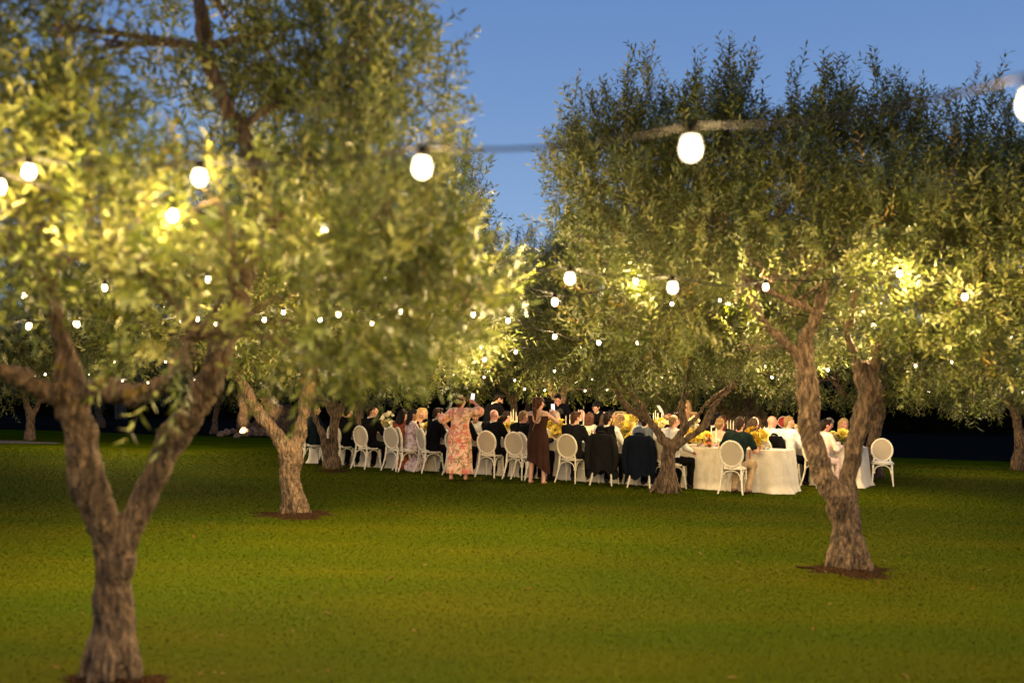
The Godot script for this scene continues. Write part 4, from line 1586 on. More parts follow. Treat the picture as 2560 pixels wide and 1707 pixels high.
func plant_trees() -> void:
	var near := olive("large olive in the left foreground, its leaves close and blurred, filling the upper left", Vector3(-2.163, 0, -5.565),
		[[Vector3(-2.168, -0.013, -5.58), 0.145, Vector3(-2.167, 0.308, -5.58), 0.124, Vector3(-2.183, 0.57, -5.58), 0.12, Vector3(-2.206, 0.701, -5.58), 0.115, Vector3(-2.241, 0.858, -5.55), 0.11, Vector3(-2.323, 1.102, -5.5), 0.106, Vector3(-2.351, 1.366, -5.45), 0.1, Vector3(-2.362, 1.572, -5.4), 0.098, Vector3(-2.411, 1.777, -5.4), 0.075, Vector3(-2.482, 1.993, -5.4), 0.058, Vector3(-2.544, 2.211, -5.4), 0.045, Vector3(-2.53, 2.393, -5.3), 0.035],
		[Vector3(-2.361, 1.54, -5.42), 0.085, Vector3(-2.448, 1.57, -5.3), 0.07, Vector3(-2.542, 1.651, -5.2), 0.066, Vector3(-2.617, 1.688, -5.1), 0.06, Vector3(-2.75, 1.753, -5), 0.05],
		[Vector3(-2.341, 1.573, -5.42), 0.06, Vector3(-2.118, 1.612, -5.2), 0.072, Vector3(-1.936, 1.57, -5.1), 0.068, Vector3(-1.77, 1.617, -5), 0.055, Vector3(-1.63, 1.694, -4.9), 0.035, Vector3(-1.545, 1.847, -4.8), 0.025],
		[Vector3(-2.155, 0.636, -5.58), 0.095, Vector3(-2.093, 0.857, -5.58), 0.086, Vector3(-1.999, 1.09, -5.6), 0.09, Vector3(-1.902, 1.303, -5.6), 0.095, Vector3(-1.749, 1.508, -5.55), 0.095, Vector3(-1.62, 1.732, -5.5), 0.085, Vector3(-1.553, 1.999, -5.5), 0.08, Vector3(-1.521, 2.222, -5.5), 0.082, Vector3(-1.479, 2.402, -5.5), 0.085, Vector3(-1.429, 2.583, -5.5), 0.07, Vector3(-1.427, 2.797, -5.55), 0.064, Vector3(-1.575, 3.081, -5.6), 0.06, Vector3(-1.702, 3.31, -5.6), 0.06, Vector3(-1.831, 3.599, -5.7), 0.05, Vector3(-1.894, 4.027, -5.7), 0.045],
		[Vector3(-1.473, 2.38, -5.5), 0.07, Vector3(-1.304, 2.545, -5.4), 0.058, Vector3(-1.19, 2.724, -5.4), 0.054, Vector3(-1.12, 2.948, -5.4), 0.048, Vector3(-1.082, 3.127, -5.4), 0.035, Vector3(-0.982, 3.443, -5.4), 0.025],
		[Vector3(-1.909, 1.349, -5.55), 0.05, Vector3(-1.894, 1.391, -5.5), 0.045],
		[Vector3(-1.402, 2.741, -5.5), 0.035, Vector3(-1.113, 2.641, -5.2), 0.03, Vector3(-0.868, 2.646, -5), 0.026, Vector3(-0.71, 2.568, -4.9), 0.02]],
		[Vector3(-2.714, 3.254, -4.9), 0.5, Vector3(-2.45, 3.461, -5), 0.45, Vector3(-2.265, 3.39, -5.2), 0.34, Vector3(-2.409, 2.946, -4.8), 0.45, Vector3(-2.187, 2.899, -4.9), 0.34, Vector3(-2.296, 2.509, -4.5), 0.4, Vector3(-2.046, 2.479, -4.6), 0.36, Vector3(-2.503, 2.282, -4.6), 0.4, Vector3(-3.02, 2.636, -6.4), 0.38, Vector3(-2.445, 2.442, -5.9), 0.35, Vector3(-3.404, 2.582, -6.6), 0.33,
		Vector3(-1.902, 3.996, -6.3), 0.42, Vector3(-1.319, 3.868, -6), 0.5, Vector3(-0.894, 3.776, -5.8), 0.48, Vector3(-0.638, 3.459, -5.7), 0.28, Vector3(-1.908, 3.396, -6.4), 0.4, Vector3(-1.234, 3.365, -5.9), 0.48, Vector3(-0.788, 3.162, -5.5), 0.46, Vector3(-1.542, 2.359, -4.5), 0.28, Vector3(-1.635, 3.033, -6.4), 0.42, Vector3(-0.787, 2.69, -5.2), 0.42, Vector3(-0.613, 2.59, -5), 0.33, Vector3(-1.643, 2.156, -4.5), 0.32, Vector3(-1.533, 2.003, -4.6), 0.26, Vector3(-1.075, 2.04, -4.5), 0.3, Vector3(-0.896, 2.135, -4.5), 0.42, Vector3(-0.607, 2.178, -4.8), 0.42, Vector3(-0.38, 2.105, -4.9), 0.32, Vector3(-0.29, 2.209, -5), 0.2, Vector3(-0.665, 1.964, -4.7), 0.24, Vector3(-0.999, 1.932, -4.5), 0.18, Vector3(-1.289, 1.944, -4.5), 0.18, Vector3(-0.469, 2.074, -4.8), 0.2, Vector3(-1.469, 1.826, -4.4), 0.16, Vector3(-1.473, 1.681, -4.3), 0.07, Vector3(-1.395, 1.693, -4.35), 0.08, Vector3(-0.181, 2.02, -4.9), 0.22, Vector3(-1.121, 2.318, -3.7), 0.14, Vector3(-0.904, 2.359, -4.75), 0.18, Vector3(-1.699, 2.321, -4.3), 0.2, Vector3(-1.701, 2.246, -4.5), 0.2, Vector3(-0.812, 1.777, -4.6), 0.09],
		{"cell": .024, "seed": 11, "lichen": 1.5, "density": 640.0, "amount": .017, "tone": 1.45, "roots": 6, "spread": .12, "gap": .02})
	olive("slim forked olive standing in red mulch left of the tables", Vector3(-2.831, 0, -13.263),
		[[Vector3(-2.83, -0.015, -13.26), 0.17, Vector3(-2.868, 0.325, -13.26), 0.15, Vector3(-2.9, 0.666, -13.26), 0.15, Vector3(-2.947, 0.879, -13.2), 0.12, Vector3(-3.079, 1.045, -13.2), 0.1, Vector3(-3.233, 1.216, -13.2), 0.1, Vector3(-3.366, 1.371, -13.2), 0.1, Vector3(-3.49, 1.606, -13.2), 0.09, Vector3(-3.609, 1.815, -13.2), 0.07, Vector3(-3.736, 2.078, -13.2), 0.06],
		[Vector3(-2.838, 0.72, -13.26), 0.12, Vector3(-2.824, 0.983, -13.3), 0.1, Vector3(-2.788, 1.196, -13.3), 0.1, Vector3(-2.734, 1.479, -13.3), 0.1, Vector3(-2.682, 1.704, -13.3), 0.095, Vector3(-2.586, 2.026, -13.3), 0.07, Vector3(-2.463, 2.377, -13.3), 0.05]],
		[Vector3(-4.502, 2.99, -13.4), 0.9, Vector3(-3.469, 2.757, -13), 0.8, Vector3(-2.633, 3.15, -13.5), 0.95, Vector3(-1.656, 2.852, -13.6), 0.95, Vector3(-0.829, 3.177, -13.4), 0.75, Vector3(-0.86, 3.975, -13.6), 0.6, Vector3(-0.234, 3.189, -13.4), 0.5, Vector3(-3.323, 3.993, -14), 1, Vector3(-1.962, 3.952, -13.6), 0.8, Vector3(-0.431, 2.626, -13.2), 0.5, Vector3(-0.686, 2.375, -13.1), 0.4, Vector3(-3.351, 2.379, -12.8), 0.4, Vector3(-1.883, 2.318, -13), 0.45, Vector3(-5.342, 2.765, -13.5), 0.7, Vector3(-5.387, 2.214, -13.4), 0.5, Vector3(-2.669, 2.354, -13), 0.4, Vector3(-0.885, 4.518, -13.8), 0.3],
		{"cell": .03, "seed": 12, "density": 400.0, "leaf": 1.15, "shoots": 5, "shoot_above": 3.2})
	olive("twin-stemmed olive by the left end of the near table", Vector3(-3.727, 0, -21.197),
		[[Vector3(-3.762, -0.048, -21.5), 0.15, Vector3(-3.8, 0.361, -21.5), 0.12, Vector3(-3.802, 0.704, -21.5), 0.11, Vector3(-3.764, 1.134, -21.5), 0.12, Vector3(-3.918, 1.371, -21.5), 0.08, Vector3(-4.061, 1.532, -21.5), 0.07, Vector3(-4.155, 1.771, -21.5), 0.06, Vector3(-4.303, 2.07, -21.5), 0.05],
		[Vector3(-3.911, 0.051, -21.5), 0.12, Vector3(-3.946, 0.358, -21.5), 0.1, Vector3(-4.016, 0.72, -21.4), 0.08, Vector3(-4.173, 1.067, -21.4), 0.07, Vector3(-4.248, 1.254, -21.4), 0.065, Vector3(-4.355, 1.637, -21.4), 0.05],
		[Vector3(-3.764, 1.134, -21.5), 0.1, Vector3(-3.774, 1.461, -21.5), 0.075, Vector3(-3.842, 1.692, -21.5), 0.07, Vector3(-3.995, 1.904, -21.5), 0.06],
		[Vector3(-3.74, 1.177, -21.5), 0.1, Vector3(-3.616, 1.378, -21.5), 0.085, Vector3(-3.492, 1.527, -21.5), 0.08, Vector3(-3.342, 1.702, -21.5), 0.06, Vector3(-3.092, 2.009, -21.5), 0.05]],
		[Vector3(-5.014, 2.661, -21.5), 1, Vector3(-3.893, 2.771, -21.5), 1.1, Vector3(-2.743, 2.783, -21.3), 1.1, Vector3(-1.731, 2.816, -21.5), 0.9, Vector3(-3.276, 2.121, -21), 0.6, Vector3(-2.265, 2.142, -21), 0.55, Vector3(-1.107, 2.475, -21.3), 0.5, Vector3(-4.371, 2.056, -21), 0.4],
		{"cell": .035, "seed": 13, "density": 170.0, "leaf": 1.35, "clump": .6})
	olive("short wide olive in front of the near table, forked low with a flared foot", Vector3(2.726, -0, -17.617),
		[[Vector3(2.75, -0.009, -17.5), 0.2, Vector3(2.761, 0.262, -17.5), 0.15, Vector3(2.771, 0.575, -17.5), 0.14, Vector3(2.783, 0.798, -17.5), 0.13, Vector3(2.626, 0.966, -17.4), 0.085, Vector3(2.469, 1.199, -17.4), 0.08, Vector3(2.258, 1.361, -17.4), 0.08, Vector3(2.061, 1.455, -17.4), 0.075, Vector3(1.955, 1.585, -17.4), 0.075, Vector3(1.84, 1.778, -17.4), 0.06, Vector3(1.705, 1.963, -17.4), 0.055, Vector3(1.545, 2.296, -17.4), 0.045],
		[Vector3(2.413, 1.267, -17.4), 0.06, Vector3(2.299, 1.461, -17.3), 0.06, Vector3(2.172, 1.624, -17.3), 0.055, Vector3(1.975, 1.828, -17.3), 0.05, Vector3(1.861, 1.986, -17.3), 0.05, Vector3(1.676, 2.295, -17.3), 0.04],
		[Vector3(2.839, 0.785, -17.5), 0.1, Vector3(2.956, 0.962, -17.5), 0.09, Vector3(3.059, 1.139, -17.5), 0.088, Vector3(3.028, 1.376, -17.5), 0.08, Vector3(3.019, 1.614, -17.5), 0.075, Vector3(3.079, 1.854, -17.5), 0.065, Vector3(3.119, 2.121, -17.5), 0.055, Vector3(3.171, 2.475, -17.5), 0.045],
		[Vector3(3.073, 1.167, -17.5), 0.06, Vector3(3.281, 1.339, -17.5), 0.05, Vector3(3.427, 1.552, -17.5), 0.05, Vector3(3.573, 1.696, -17.5), 0.06, Vector3(3.81, 1.841, -17.5), 0.05, Vector3(3.985, 1.999, -17.5), 0.04],
		[Vector3(2.864, 0.805, -17.4), 0.085, Vector3(3.026, 0.937, -17.3), 0.075, Vector3(3.219, 1.051, -17.3), 0.072, Vector3(3.384, 1.207, -17.3), 0.07, Vector3(3.479, 1.43, -17.3), 0.068, Vector3(3.574, 1.605, -17.3), 0.055, Vector3(3.712, 1.726, -17.3), 0.05, Vector3(3.905, 1.924, -17.3), 0.04]],
		[Vector3(0.814, 2.951, -17), 0.85, Vector3(1.777, 2.696, -17), 0.9, Vector3(2.937, 3.027, -17.4), 1.1, Vector3(4.082, 3.059, -17.5), 1, Vector3(1.396, 3.866, -17.6), 0.9, Vector3(2.953, 4.096, -18), 1.1, Vector3(4.483, 3.909, -18), 1, Vector3(0.679, 2.424, -16.8), 0.45, Vector3(1.288, 2.369, -16.8), 0.4, Vector3(2.192, 2.362, -17), 0.4, Vector3(3.325, 2.395, -17.2), 0.45, Vector3(4.343, 2.494, -17.4), 0.55, Vector3(4.905, 2.156, -17.4), 0.35, Vector3(0.811, 3.663, -17.2), 0.55, Vector3(5.24, 3.091, -17.6), 0.8],
		{"cell": .03, "seed": 14, "density": 380.0, "leaf": 1.2, "clump": .5, "spread": .26, "shoots": 4, "shoot_above": 3.2})
	olive("tall forked olive alone on the lawn at right, its crown filling the upper right", Vector3(3.335, 0, -9.807),
		[[Vector3(3.326, -0.011, -9.78), 0.19, Vector3(3.294, 0.289, -9.78), 0.16, Vector3(3.278, 0.52, -9.78), 0.155, Vector3(3.205, 0.701, -9.7), 0.14, Vector3(3.057, 0.89, -9.7), 0.12, Vector3(2.979, 1.1, -9.7), 0.115, Vector3(2.908, 1.408, -9.7), 0.12, Vector3(2.883, 1.738, -9.7), 0.112, Vector3(2.851, 2.01, -9.7), 0.105, Vector3(2.865, 2.264, -9.7), 0.085, Vector3(2.986, 2.482, -9.7), 0.072, Vector3(3.09, 2.825, -9.75), 0.055, Vector3(3.121, 3.19, -9.8), 0.045, Vector3(3.032, 3.71, -9.8), 0.035, Vector3(2.99, 4.314, -9.8), 0.025],
		[Vector3(2.843, 2.068, -9.7), 0.08, Vector3(2.688, 2.156, -9.65), 0.066, Vector3(2.53, 2.282, -9.6), 0.06, Vector3(2.394, 2.423, -9.6), 0.055, Vector3(2.296, 2.615, -9.6), 0.045, Vector3(2.196, 3.022, -9.6), 0.03],
		[Vector3(2.986, 2.482, -9.7), 0.05, Vector3(2.819, 2.56, -9.6), 0.045, Vector3(2.617, 2.604, -9.5), 0.04, Vector3(2.38, 2.684, -9.4), 0.035, Vector3(2.113, 2.839, -9.4), 0.025],
		[Vector3(3.309, 0.629, -9.78), 0.11, Vector3(3.323, 0.907, -9.8), 0.1, Vector3(3.37, 1.181, -9.8), 0.098, Vector3(3.433, 1.417, -9.8), 0.105, Vector3(3.503, 1.614, -9.8), 0.115, Vector3(3.534, 1.772, -9.8), 0.125, Vector3(3.471, 1.948, -9.8), 0.1, Vector3(3.392, 2.084, -9.8), 0.06, Vector3(3.313, 2.28, -9.8), 0.045, Vector3(3.391, 2.837, -9.8), 0.035],
		[Vector3(3.519, 1.929, -9.8), 0.08, Vector3(3.59, 2.088, -9.8), 0.065, Vector3(3.649, 2.287, -9.8), 0.055, Vector3(3.866, 2.688, -9.8), 0.045, Vector3(4.145, 3.172, -9.8), 0.035]],
		[Vector3(0.596, 3.812, -9.7), 0.36, Vector3(0.987, 4.044, -9.7), 0.33, Vector3(0.825, 3.7, -9.6), 0.42, Vector3(1.54, 4.008, -9.7), 0.5, Vector3(2.031, 4.342, -9.8), 0.33, Vector3(2.194, 4.046, -9.8), 0.48, Vector3(2.95, 4.236, -9.8), 0.42, Vector3(3.183, 3.986, -9.9), 0.5, Vector3(3.749, 4.205, -9.8), 0.42, Vector3(4.069, 3.907, -9.9), 0.5, Vector3(4.626, 3.993, -9.8), 0.42, Vector3(5.064, 3.954, -9.8), 0.5, Vector3(5.461, 3.842, -9.8), 0.6, Vector3(0.613, 3.168, -9.5), 0.33, Vector3(1.145, 3.261, -9.3), 0.5, Vector3(1.859, 3.504, -9.3), 0.55, Vector3(2.585, 3.5, -9.2), 0.5, Vector3(3.37, 3.365, -9.2), 0.55, Vector3(4.198, 3.325, -9.3), 0.6, Vector3(4.875, 3.15, -9.3), 0.6, Vector3(0.955, 2.64, -9.2), 0.4, Vector3(1.497, 2.566, -9.1), 0.42, Vector3(2.065, 2.902, -9.9), 0.3, Vector3(3.199, 3.088, -10.2), 0.4, Vector3(3.554, 2.61, -9.1), 0.42, Vector3(4.178, 2.549, -9.1), 0.5, Vector3(4.817, 2.423, -9.2), 0.5, Vector3(0.821, 2.272, -9.3), 0.28, Vector3(1.347, 2.17, -9.3), 0.25, Vector3(3.399, 2.479, -10.3), 0.33, Vector3(3.777, 2.178, -9.2), 0.38, Vector3(4.454, 2.123, -9.3), 0.38, Vector3(2.9, 2.636, -10.3), 0.4, Vector3(2.512, 2.133, -10.4), 0.22, Vector3(2.423, 3.343, -10.6), 0.6, Vector3(3.781, 3.316, -10.8), 0.7, Vector3(5.093, 3.432, -10.8), 0.7, Vector3(1.516, 3.758, -10.6), 0.6, Vector3(2.677, 3.02, -9), 0.2, Vector3(2.071, 2.841, -8.6), 0.16, Vector3(4.122, 2.529, -8.9), 0.3, Vector3(2.017, 2.639, -8.1), 0.13, Vector3(2.258, 2.623, -8.2), 0.11, Vector3(1.878, 2.515, -8.2), 0.12, Vector3(3.008, 2.939, -8.9), 0.25],
		{"cell": .026, "seed": 15, "density": 780.0, "leaf": 1.05, "shoots": 5, "shoot_above": 3.4, "amount": .018, "gap": -.03})
	olive("olive behind the lone empty chair at right", Vector3(7.988, 0, -21.926),
		[[Vector3(8.023, -0.031, -22), 0.2, Vector3(7.97, 0.58, -22), 0.16, Vector3(8.041, 0.976, -22), 0.15, Vector3(8.129, 1.373, -22), 0.16, Vector3(8.217, 1.816, -22), 0.14, Vector3(8.324, 2.348, -22), 0.1],
		[Vector3(8.023, 0.932, -22), 0.1, Vector3(7.838, 1.323, -22), 0.075, Vector3(7.688, 1.584, -22), 0.06, Vector3(7.352, 1.842, -22), 0.06, Vector3(7.086, 2.145, -22), 0.05]],
		[Vector3(6.288, 2.571, -22), 1, Vector3(7.527, 2.774, -22), 1.1, Vector3(8.855, 2.89, -22), 1.2, Vector3(10.095, 2.827, -22), 1.2, Vector3(7.197, 2.144, -21.8), 0.45, Vector3(8.511, 2.171, -21.8), 0.5, Vector3(9.386, 2.102, -21.8), 0.5, Vector3(10.127, 1.942, -21.7), 0.45, Vector3(6.321, 2.038, -21.8), 0.4],
		{"cell": .04, "seed": 16, "density": 150.0, "leaf": 1.4, "clump": .7})
	olive("olive at the far right edge of the grove", Vector3(14.715, 0, -28.95),
		[[Vector3(13.246, 0.164, -26), 0.18, Vector3(13.274, 0.993, -26), 0.15, Vector3(13.174, 1.511, -26), 0.13, Vector3(12.864, 1.921, -26), 0.08, Vector3(12.553, 2.227, -26), 0.06], [Vector3(13.225, 1.408, -26), 0.1, Vector3(13.542, 1.935, -26), 0.08, Vector3(13.808, 2.462, -26), 0.06]],
		[Vector3(12.764, 2.545, -26), 1.1, Vector3(14.021, 2.885, -26), 1.3, Vector3(13.181, 2.029, -25.6), 0.5, Vector3(11.718, 2.523, -26), 1],
		{"cell": .05, "seed": 17, "density": 100.0, "leaf": 1.5, "clump": .7, "twigs": 3})
	olive("ancient thick split olive at left, ringed by boulders and lit from the grass", Vector3(-8.964, 0, -36.434),
		[[Vector3(-8.741, -0.056, -38), 0.62, Vector3(-8.884, 0.578, -38), 0.5, Vector3(-9.057, 1.182, -38), 0.42, Vector3(-9.294, 1.862, -38), 0.28, Vector3(-9.517, 2.544, -38), 0.22, Vector3(-9.773, 3.303, -38), 0.15],
		[Vector3(-10.14, -0.055, -38), 0.3, Vector3(-10.192, 0.551, -38), 0.25, Vector3(-10.123, 1.16, -38), 0.24, Vector3(-10.264, 1.689, -38), 0.2, Vector3(-10.503, 2.37, -38), 0.15], [Vector3(-9.966, 0.176, -38), 0.25, Vector3(-9.366, 0.416, -38), 0.3, Vector3(-8.915, 0.577, -38), 0.3]],
		[Vector3(-10.977, 2.819, -38), 1.6, Vector3(-9.156, 3.163, -38), 1.8, Vector3(-7.314, 2.895, -38), 1.5, Vector3(-10.106, 4.062, -38), 1.6, Vector3(-8.271, 4.1, -38), 1.6, Vector3(-9.303, 2.157, -37.5), 0.6, Vector3(-12.18, 2.335, -38), 1],
		{"cell": .07, "seed": 18, "density": 45.0, "leaf": 1.9, "clump": 1.0, "amount": .06, "roots": 8, "spread": .5, "called": "ancient_olive_tree", "twigs": 3})
	olive("ancient olive with a huge twisted leaning trunk behind the guests at right of centre", Vector3(8.863, 0, -38.838),
		[[Vector3(6.446, 0.425, -28), 0.7, Vector3(6.644, 0.899, -28), 0.5, Vector3(6.687, 1.179, -28), 0.42, Vector3(6.471, 1.455, -28), 0.38, Vector3(6.233, 1.73, -28), 0.34, Vector3(6.118, 2.064, -28), 0.25, Vector3(5.866, 2.565, -28), 0.18],
		[Vector3(6.642, 1.234, -28), 0.3, Vector3(6.684, 1.627, -28), 0.28, Vector3(6.546, 1.961, -28), 0.24, Vector3(6.767, 2.471, -28), 0.18],
		[Vector3(5.998, 0.416, -28), 0.5, Vector3(6.016, 0.886, -28), 0.42, Vector3(5.933, 1.331, -28), 0.38, Vector3(5.829, 1.665, -28), 0.3, Vector3(5.589, 2.109, -28), 0.2], [Vector3(6.639, 1.238, -27.8), 0.22, Vector3(6.768, 1.222, -27.6), 0.13]],
		[Vector3(5.189, 2.776, -28), 1.4, Vector3(6.538, 3.03, -28), 1.5, Vector3(7.891, 2.833, -28), 1.3, Vector3(5.856, 3.693, -28), 1.5, Vector3(6.185, 2.114, -27.4), 0.6, Vector3(7.201, 2.081, -27.5), 0.6, Vector3(4.9, 2.089, -27.6), 0.5],
		{"cell": .055, "seed": 19, "density": 70.0, "leaf": 1.7, "clump": .9, "amount": .055, "roots": 8, "spread": .5, "called": "ancient_olive_tree", "twigs": 3})
	olive("V-forked olive behind the man taking photographs", Vector3(1.926, -0, -39.079),
		[[Vector3(1.38, 0.431, -28), 0.17, Vector3(1.347, 1.012, -28), 0.15, Vector3(1.247, 1.57, -28), 0.13, Vector3(1.059, 2.015, -28), 0.11, Vector3(0.916, 2.461, -28), 0.08], [Vector3(1.37, 1.012, -28), 0.14, Vector3(1.449, 1.574, -28), 0.13, Vector3(1.522, 1.912, -28), 0.12, Vector3(1.591, 2.476, -28), 0.09]],
		[Vector3(0.682, 2.907, -28), 1.2, Vector3(1.806, 3.043, -28), 1.4, Vector3(2.935, 2.842, -28), 1.2, Vector3(1.339, 3.938, -28), 1.4, Vector3(0.985, 4.724, -28), 1, Vector3(0.76, 5.469, -28.5), 0.5, Vector3(2.23, 2.143, -27.5), 0.45, Vector3(2.449, 1.761, -27.4), 0.25],
		{"cell": .05, "seed": 20, "density": 80.0, "leaf": 1.6, "clump": .8, "twigs": 3, "shoots": 2})
	olive("olive with a crooked fork right behind the standing bearded man", Vector3(0.161, 0, -40.107),
		[[Vector3(0.109, 0.391, -30), 0.15, Vector3(0.083, 1.061, -30), 0.13, Vector3(0.086, 1.481, -30), 0.12, Vector3(-0.111, 1.717, -30), 0.08, Vector3(-0.295, 1.87, -30), 0.07, Vector3(-0.52, 2.25, -30), 0.05], [Vector3(0.098, 1.518, -30), 0.09, Vector3(0.25, 1.725, -30), 0.07, Vector3(0.364, 2.028, -30), 0.06, Vector3(0.501, 2.392, -30), 0.05]],
		[Vector3(-0.958, 2.965, -30), 1.2, Vector3(0.002, 3.227, -30), 1.3, Vector3(0.853, 2.882, -30), 1, Vector3(-1.039, 1.992, -29.5), 0.6, Vector3(-0.331, 2.067, -29.6), 0.5, Vector3(0.102, 4.198, -30), 1.2, Vector3(-1.383, 1.512, -29.5), 0.4, Vector3(0.33, 5.235, -30.5), 0.8],
		{"cell": .05, "seed": 21, "density": 85.0, "leaf": 1.6, "clump": .8, "twigs": 3, "shoots": 2})
	olive("leaning olive trunk between the ponytail woman and the bearded man", Vector3(0.697, 0, -42.506),
		[[Vector3(0.515, 0.331, -33), 0.15, Vector3(0.551, 1.149, -33), 0.13, Vector3(0.645, 1.745, -33), 0.11, Vector3(0.753, 2.343, -33), 0.08]],
		[Vector3(0.676, 2.872, -33), 1.2, Vector3(-0.12, 2.856, -33), 1, Vector3(1.479, 2.491, -33), 0.9],
		{"cell": .05, "seed": 22, "density": 60.0, "leaf": 1.7, "clump": .8, "twigs": 3})
	olive("thin olive with a side limb left of the ancient lit olive", Vector3(-11.261, 0, -37.927),
		[[Vector3(-11.282, -0.018, -38), 0.16, Vector3(-11.257, 0.528, -38), 0.12, Vector3(-11.186, 1.061, -38), 0.12, Vector3(-10.957, 1.446, -38), 0.1, Vector3(-10.63, 1.682, -38), 0.08, Vector3(-10.339, 2.069, -38), 0.06]],
		[Vector3(-10.494, 2.142, -38), 0.9, Vector3(-11.881, 2.494, -38), 1.4, Vector3(-13.108, 2.621, -38), 1.4, Vector3(-12.381, 3.554, -38), 1.5],
		{"cell": .06, "seed": 23, "density": 45.0, "leaf": 1.8, "clump": .9, "twigs": 3})
	olive("small olive by the sandy patch at the far left", Vector3(-14.684, 0, -30.532),
		[[Vector3(-14.667, -0.023, -30.5), 0.16, Vector3(-14.674, 0.622, -30.5), 0.15, Vector3(-14.71, 0.865, -30.5), 0.14, Vector3(-14.85, 1.228, -30.5), 0.1, Vector3(-15.021, 1.713, -30.5), 0.08], [Vector3(-14.628, 0.684, -30.5), 0.1, Vector3(-14.496, 0.991, -30.5), 0.09, Vector3(-14.336, 1.483, -30.5), 0.07]],
		[Vector3(-15.914, 2.429, -30.5), 1.3, Vector3(-14.45, 2.583, -30.5), 1.3, Vector3(-13.22, 2.486, -30.5), 1.2, Vector3(-14.976, 3.309, -30.5), 1.3, Vector3(-13.577, 1.857, -30), 0.5, Vector3(-15.12, 1.404, -30), 0.4, Vector3(-13.521, 3.709, -30.5), 1.2, Vector3(-12.384, 2.994, -30.5), 1],
		{"cell": .05, "seed": 24, "density": 75.0, "leaf": 1.6, "clump": .8, "twigs": 3})
	olive("unlit dark olive behind the left foreground trunk at the lawn's end", Vector3(-15.568, 0, -37.953),
		[[Vector3(-17.227, -0.187, -42), 0.2, Vector3(-17.324, 0.481, -42), 0.17, Vector3(-17.462, 1.318, -42), 0.13, Vector3(-17.661, 1.988, -42), 0.1]],
		[Vector3(-17.53, 2.834, -42), 1.8, Vector3(-15.858, 3.207, -42), 1.8, Vector3(-19.224, 2.967, -42), 1.6, Vector3(-16.591, 4.546, -42), 1.6],
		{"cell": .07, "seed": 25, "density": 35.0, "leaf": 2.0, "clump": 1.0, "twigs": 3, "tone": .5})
	olive("dark olive trunk behind the two dark-haired men at the left of the near table", Vector3(-5.319, 0, -35.477),
		[[Vector3(-4.101, 0.338, -27.5), 0.16, Vector3(-4.165, 1.017, -27.5), 0.12, Vector3(-4.262, 1.323, -27.5), 0.1, Vector3(-4.436, 1.617, -27.5), 0.08], [Vector3(-4.154, 1.018, -27.5), 0.09, Vector3(-4.101, 1.459, -27.5), 0.07]],
		[Vector3(-4.399, 2.225, -27.5), 1, Vector3(-3.188, 2.36, -27.5), 1, Vector3(-3.87, 3.01, -27.5), 1.2, Vector3(-2.42, 2.598, -27.5), 0.9],
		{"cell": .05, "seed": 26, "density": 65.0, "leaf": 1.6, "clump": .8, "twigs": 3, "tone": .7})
	olive("olive behind the tall candles at centre right, with a low curved limb", Vector3(6.087, 0, -39.281),
		[[Vector3(4.05, 0.521, -26), 0.18, Vector3(4.023, 1.008, -26), 0.15, Vector3(3.945, 1.422, -26), 0.14, Vector3(3.835, 1.836, -26), 0.11, Vector3(3.778, 2.252, -26), 0.08], [Vector3(4.044, 1.029, -26), 0.09, Vector3(4.27, 1.304, -26), 0.07, Vector3(4.466, 1.485, -26), 0.06, Vector3(4.828, 1.753, -26), 0.05]],
		[Vector3(3.564, 2.666, -26), 1.2, Vector3(4.397, 2.893, -26), 1.1, Vector3(3, 2.227, -25.6), 0.7, Vector3(3.71, 1.882, -25.5), 0.5, Vector3(4.889, 2.271, -25.8), 0.7],
		{"cell": .05, "seed": 27, "density": 90.0, "leaf": 1.5, "clump": .8, "twigs": 3})
	olive("tall black tree standing against the sky beyond the left crown", Vector3(-16.033, 0, -41.078),
		[[Vector3(-21.466, -0.564, -55), 0.35, Vector3(-21.631, 3.243, -55), 0.3, Vector3(-21.76, 8.801, -55), 0.2, Vector3(-22.036, 12.614, -55), 0.1]],
		[Vector3(-22.065, 13.29, -55), 1.1, Vector3(-23.161, 12.815, -55), 0.9, Vector3(-20.931, 12.862, -55), 0.9, Vector3(-22.181, 10.81, -55), 1.6, Vector3(-21.842, 8.129, -55), 2.2, Vector3(-27.212, 8.91, -55), 1.6, Vector3(-26.238, 7.144, -55), 2.2, Vector3(-23.98, 6.3, -55), 2.2],
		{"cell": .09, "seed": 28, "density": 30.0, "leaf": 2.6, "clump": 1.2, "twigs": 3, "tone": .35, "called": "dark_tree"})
	# boulders round the old olive
	var k := 0
	var spots := [[Vector3(-10.418, 0, -36.022), .13, "leftmost round boulder of the ring at the old lit olive"], [Vector3(-10.516, -0, -37.125), .16, "second boulder from the left at the old lit olive"], [Vector3(-10.507, 0, -37.944), .15, "third boulder from the left, just left of the grass lamp"], [Vector3(-9.629, 0, -35.349), .12, "small flat boulder in front of the grass lamp"], [Vector3(-9.752, 0, -36.766), .2, "large round boulder right of the grass lamp"], [Vector3(-9.557, 0, -37.264), .2, "squarish boulder right of the large round one"], [Vector3(-9.295, 0, -37.41), .17, "boulder at the right end of the visible ring"], [Vector3(-8.947, 0, -37.208), .16, "boulder half hidden behind the slim olive's left limb"]]
	for s in spots:
		var rock := Geo.new()
		rock.ball(Vector3.ZERO, Vector3(s[1] * 1.1, s[1] * .95, s[1]), 16, 11)
		wrinkle.frequency = 1.0
		rock.bump(wrinkle, .09, Vector3(4, 4, 4) + Vector3.ONE * k * .4)
		k += 1
		var o := setting("boulder", rock, M.rock)
		o.remove_meta("kind")
		o.position = s[0] + Vector3(0, s[1] * .6, 0)
		tag(o, s[2], "boulder", "boulders round the old olive")

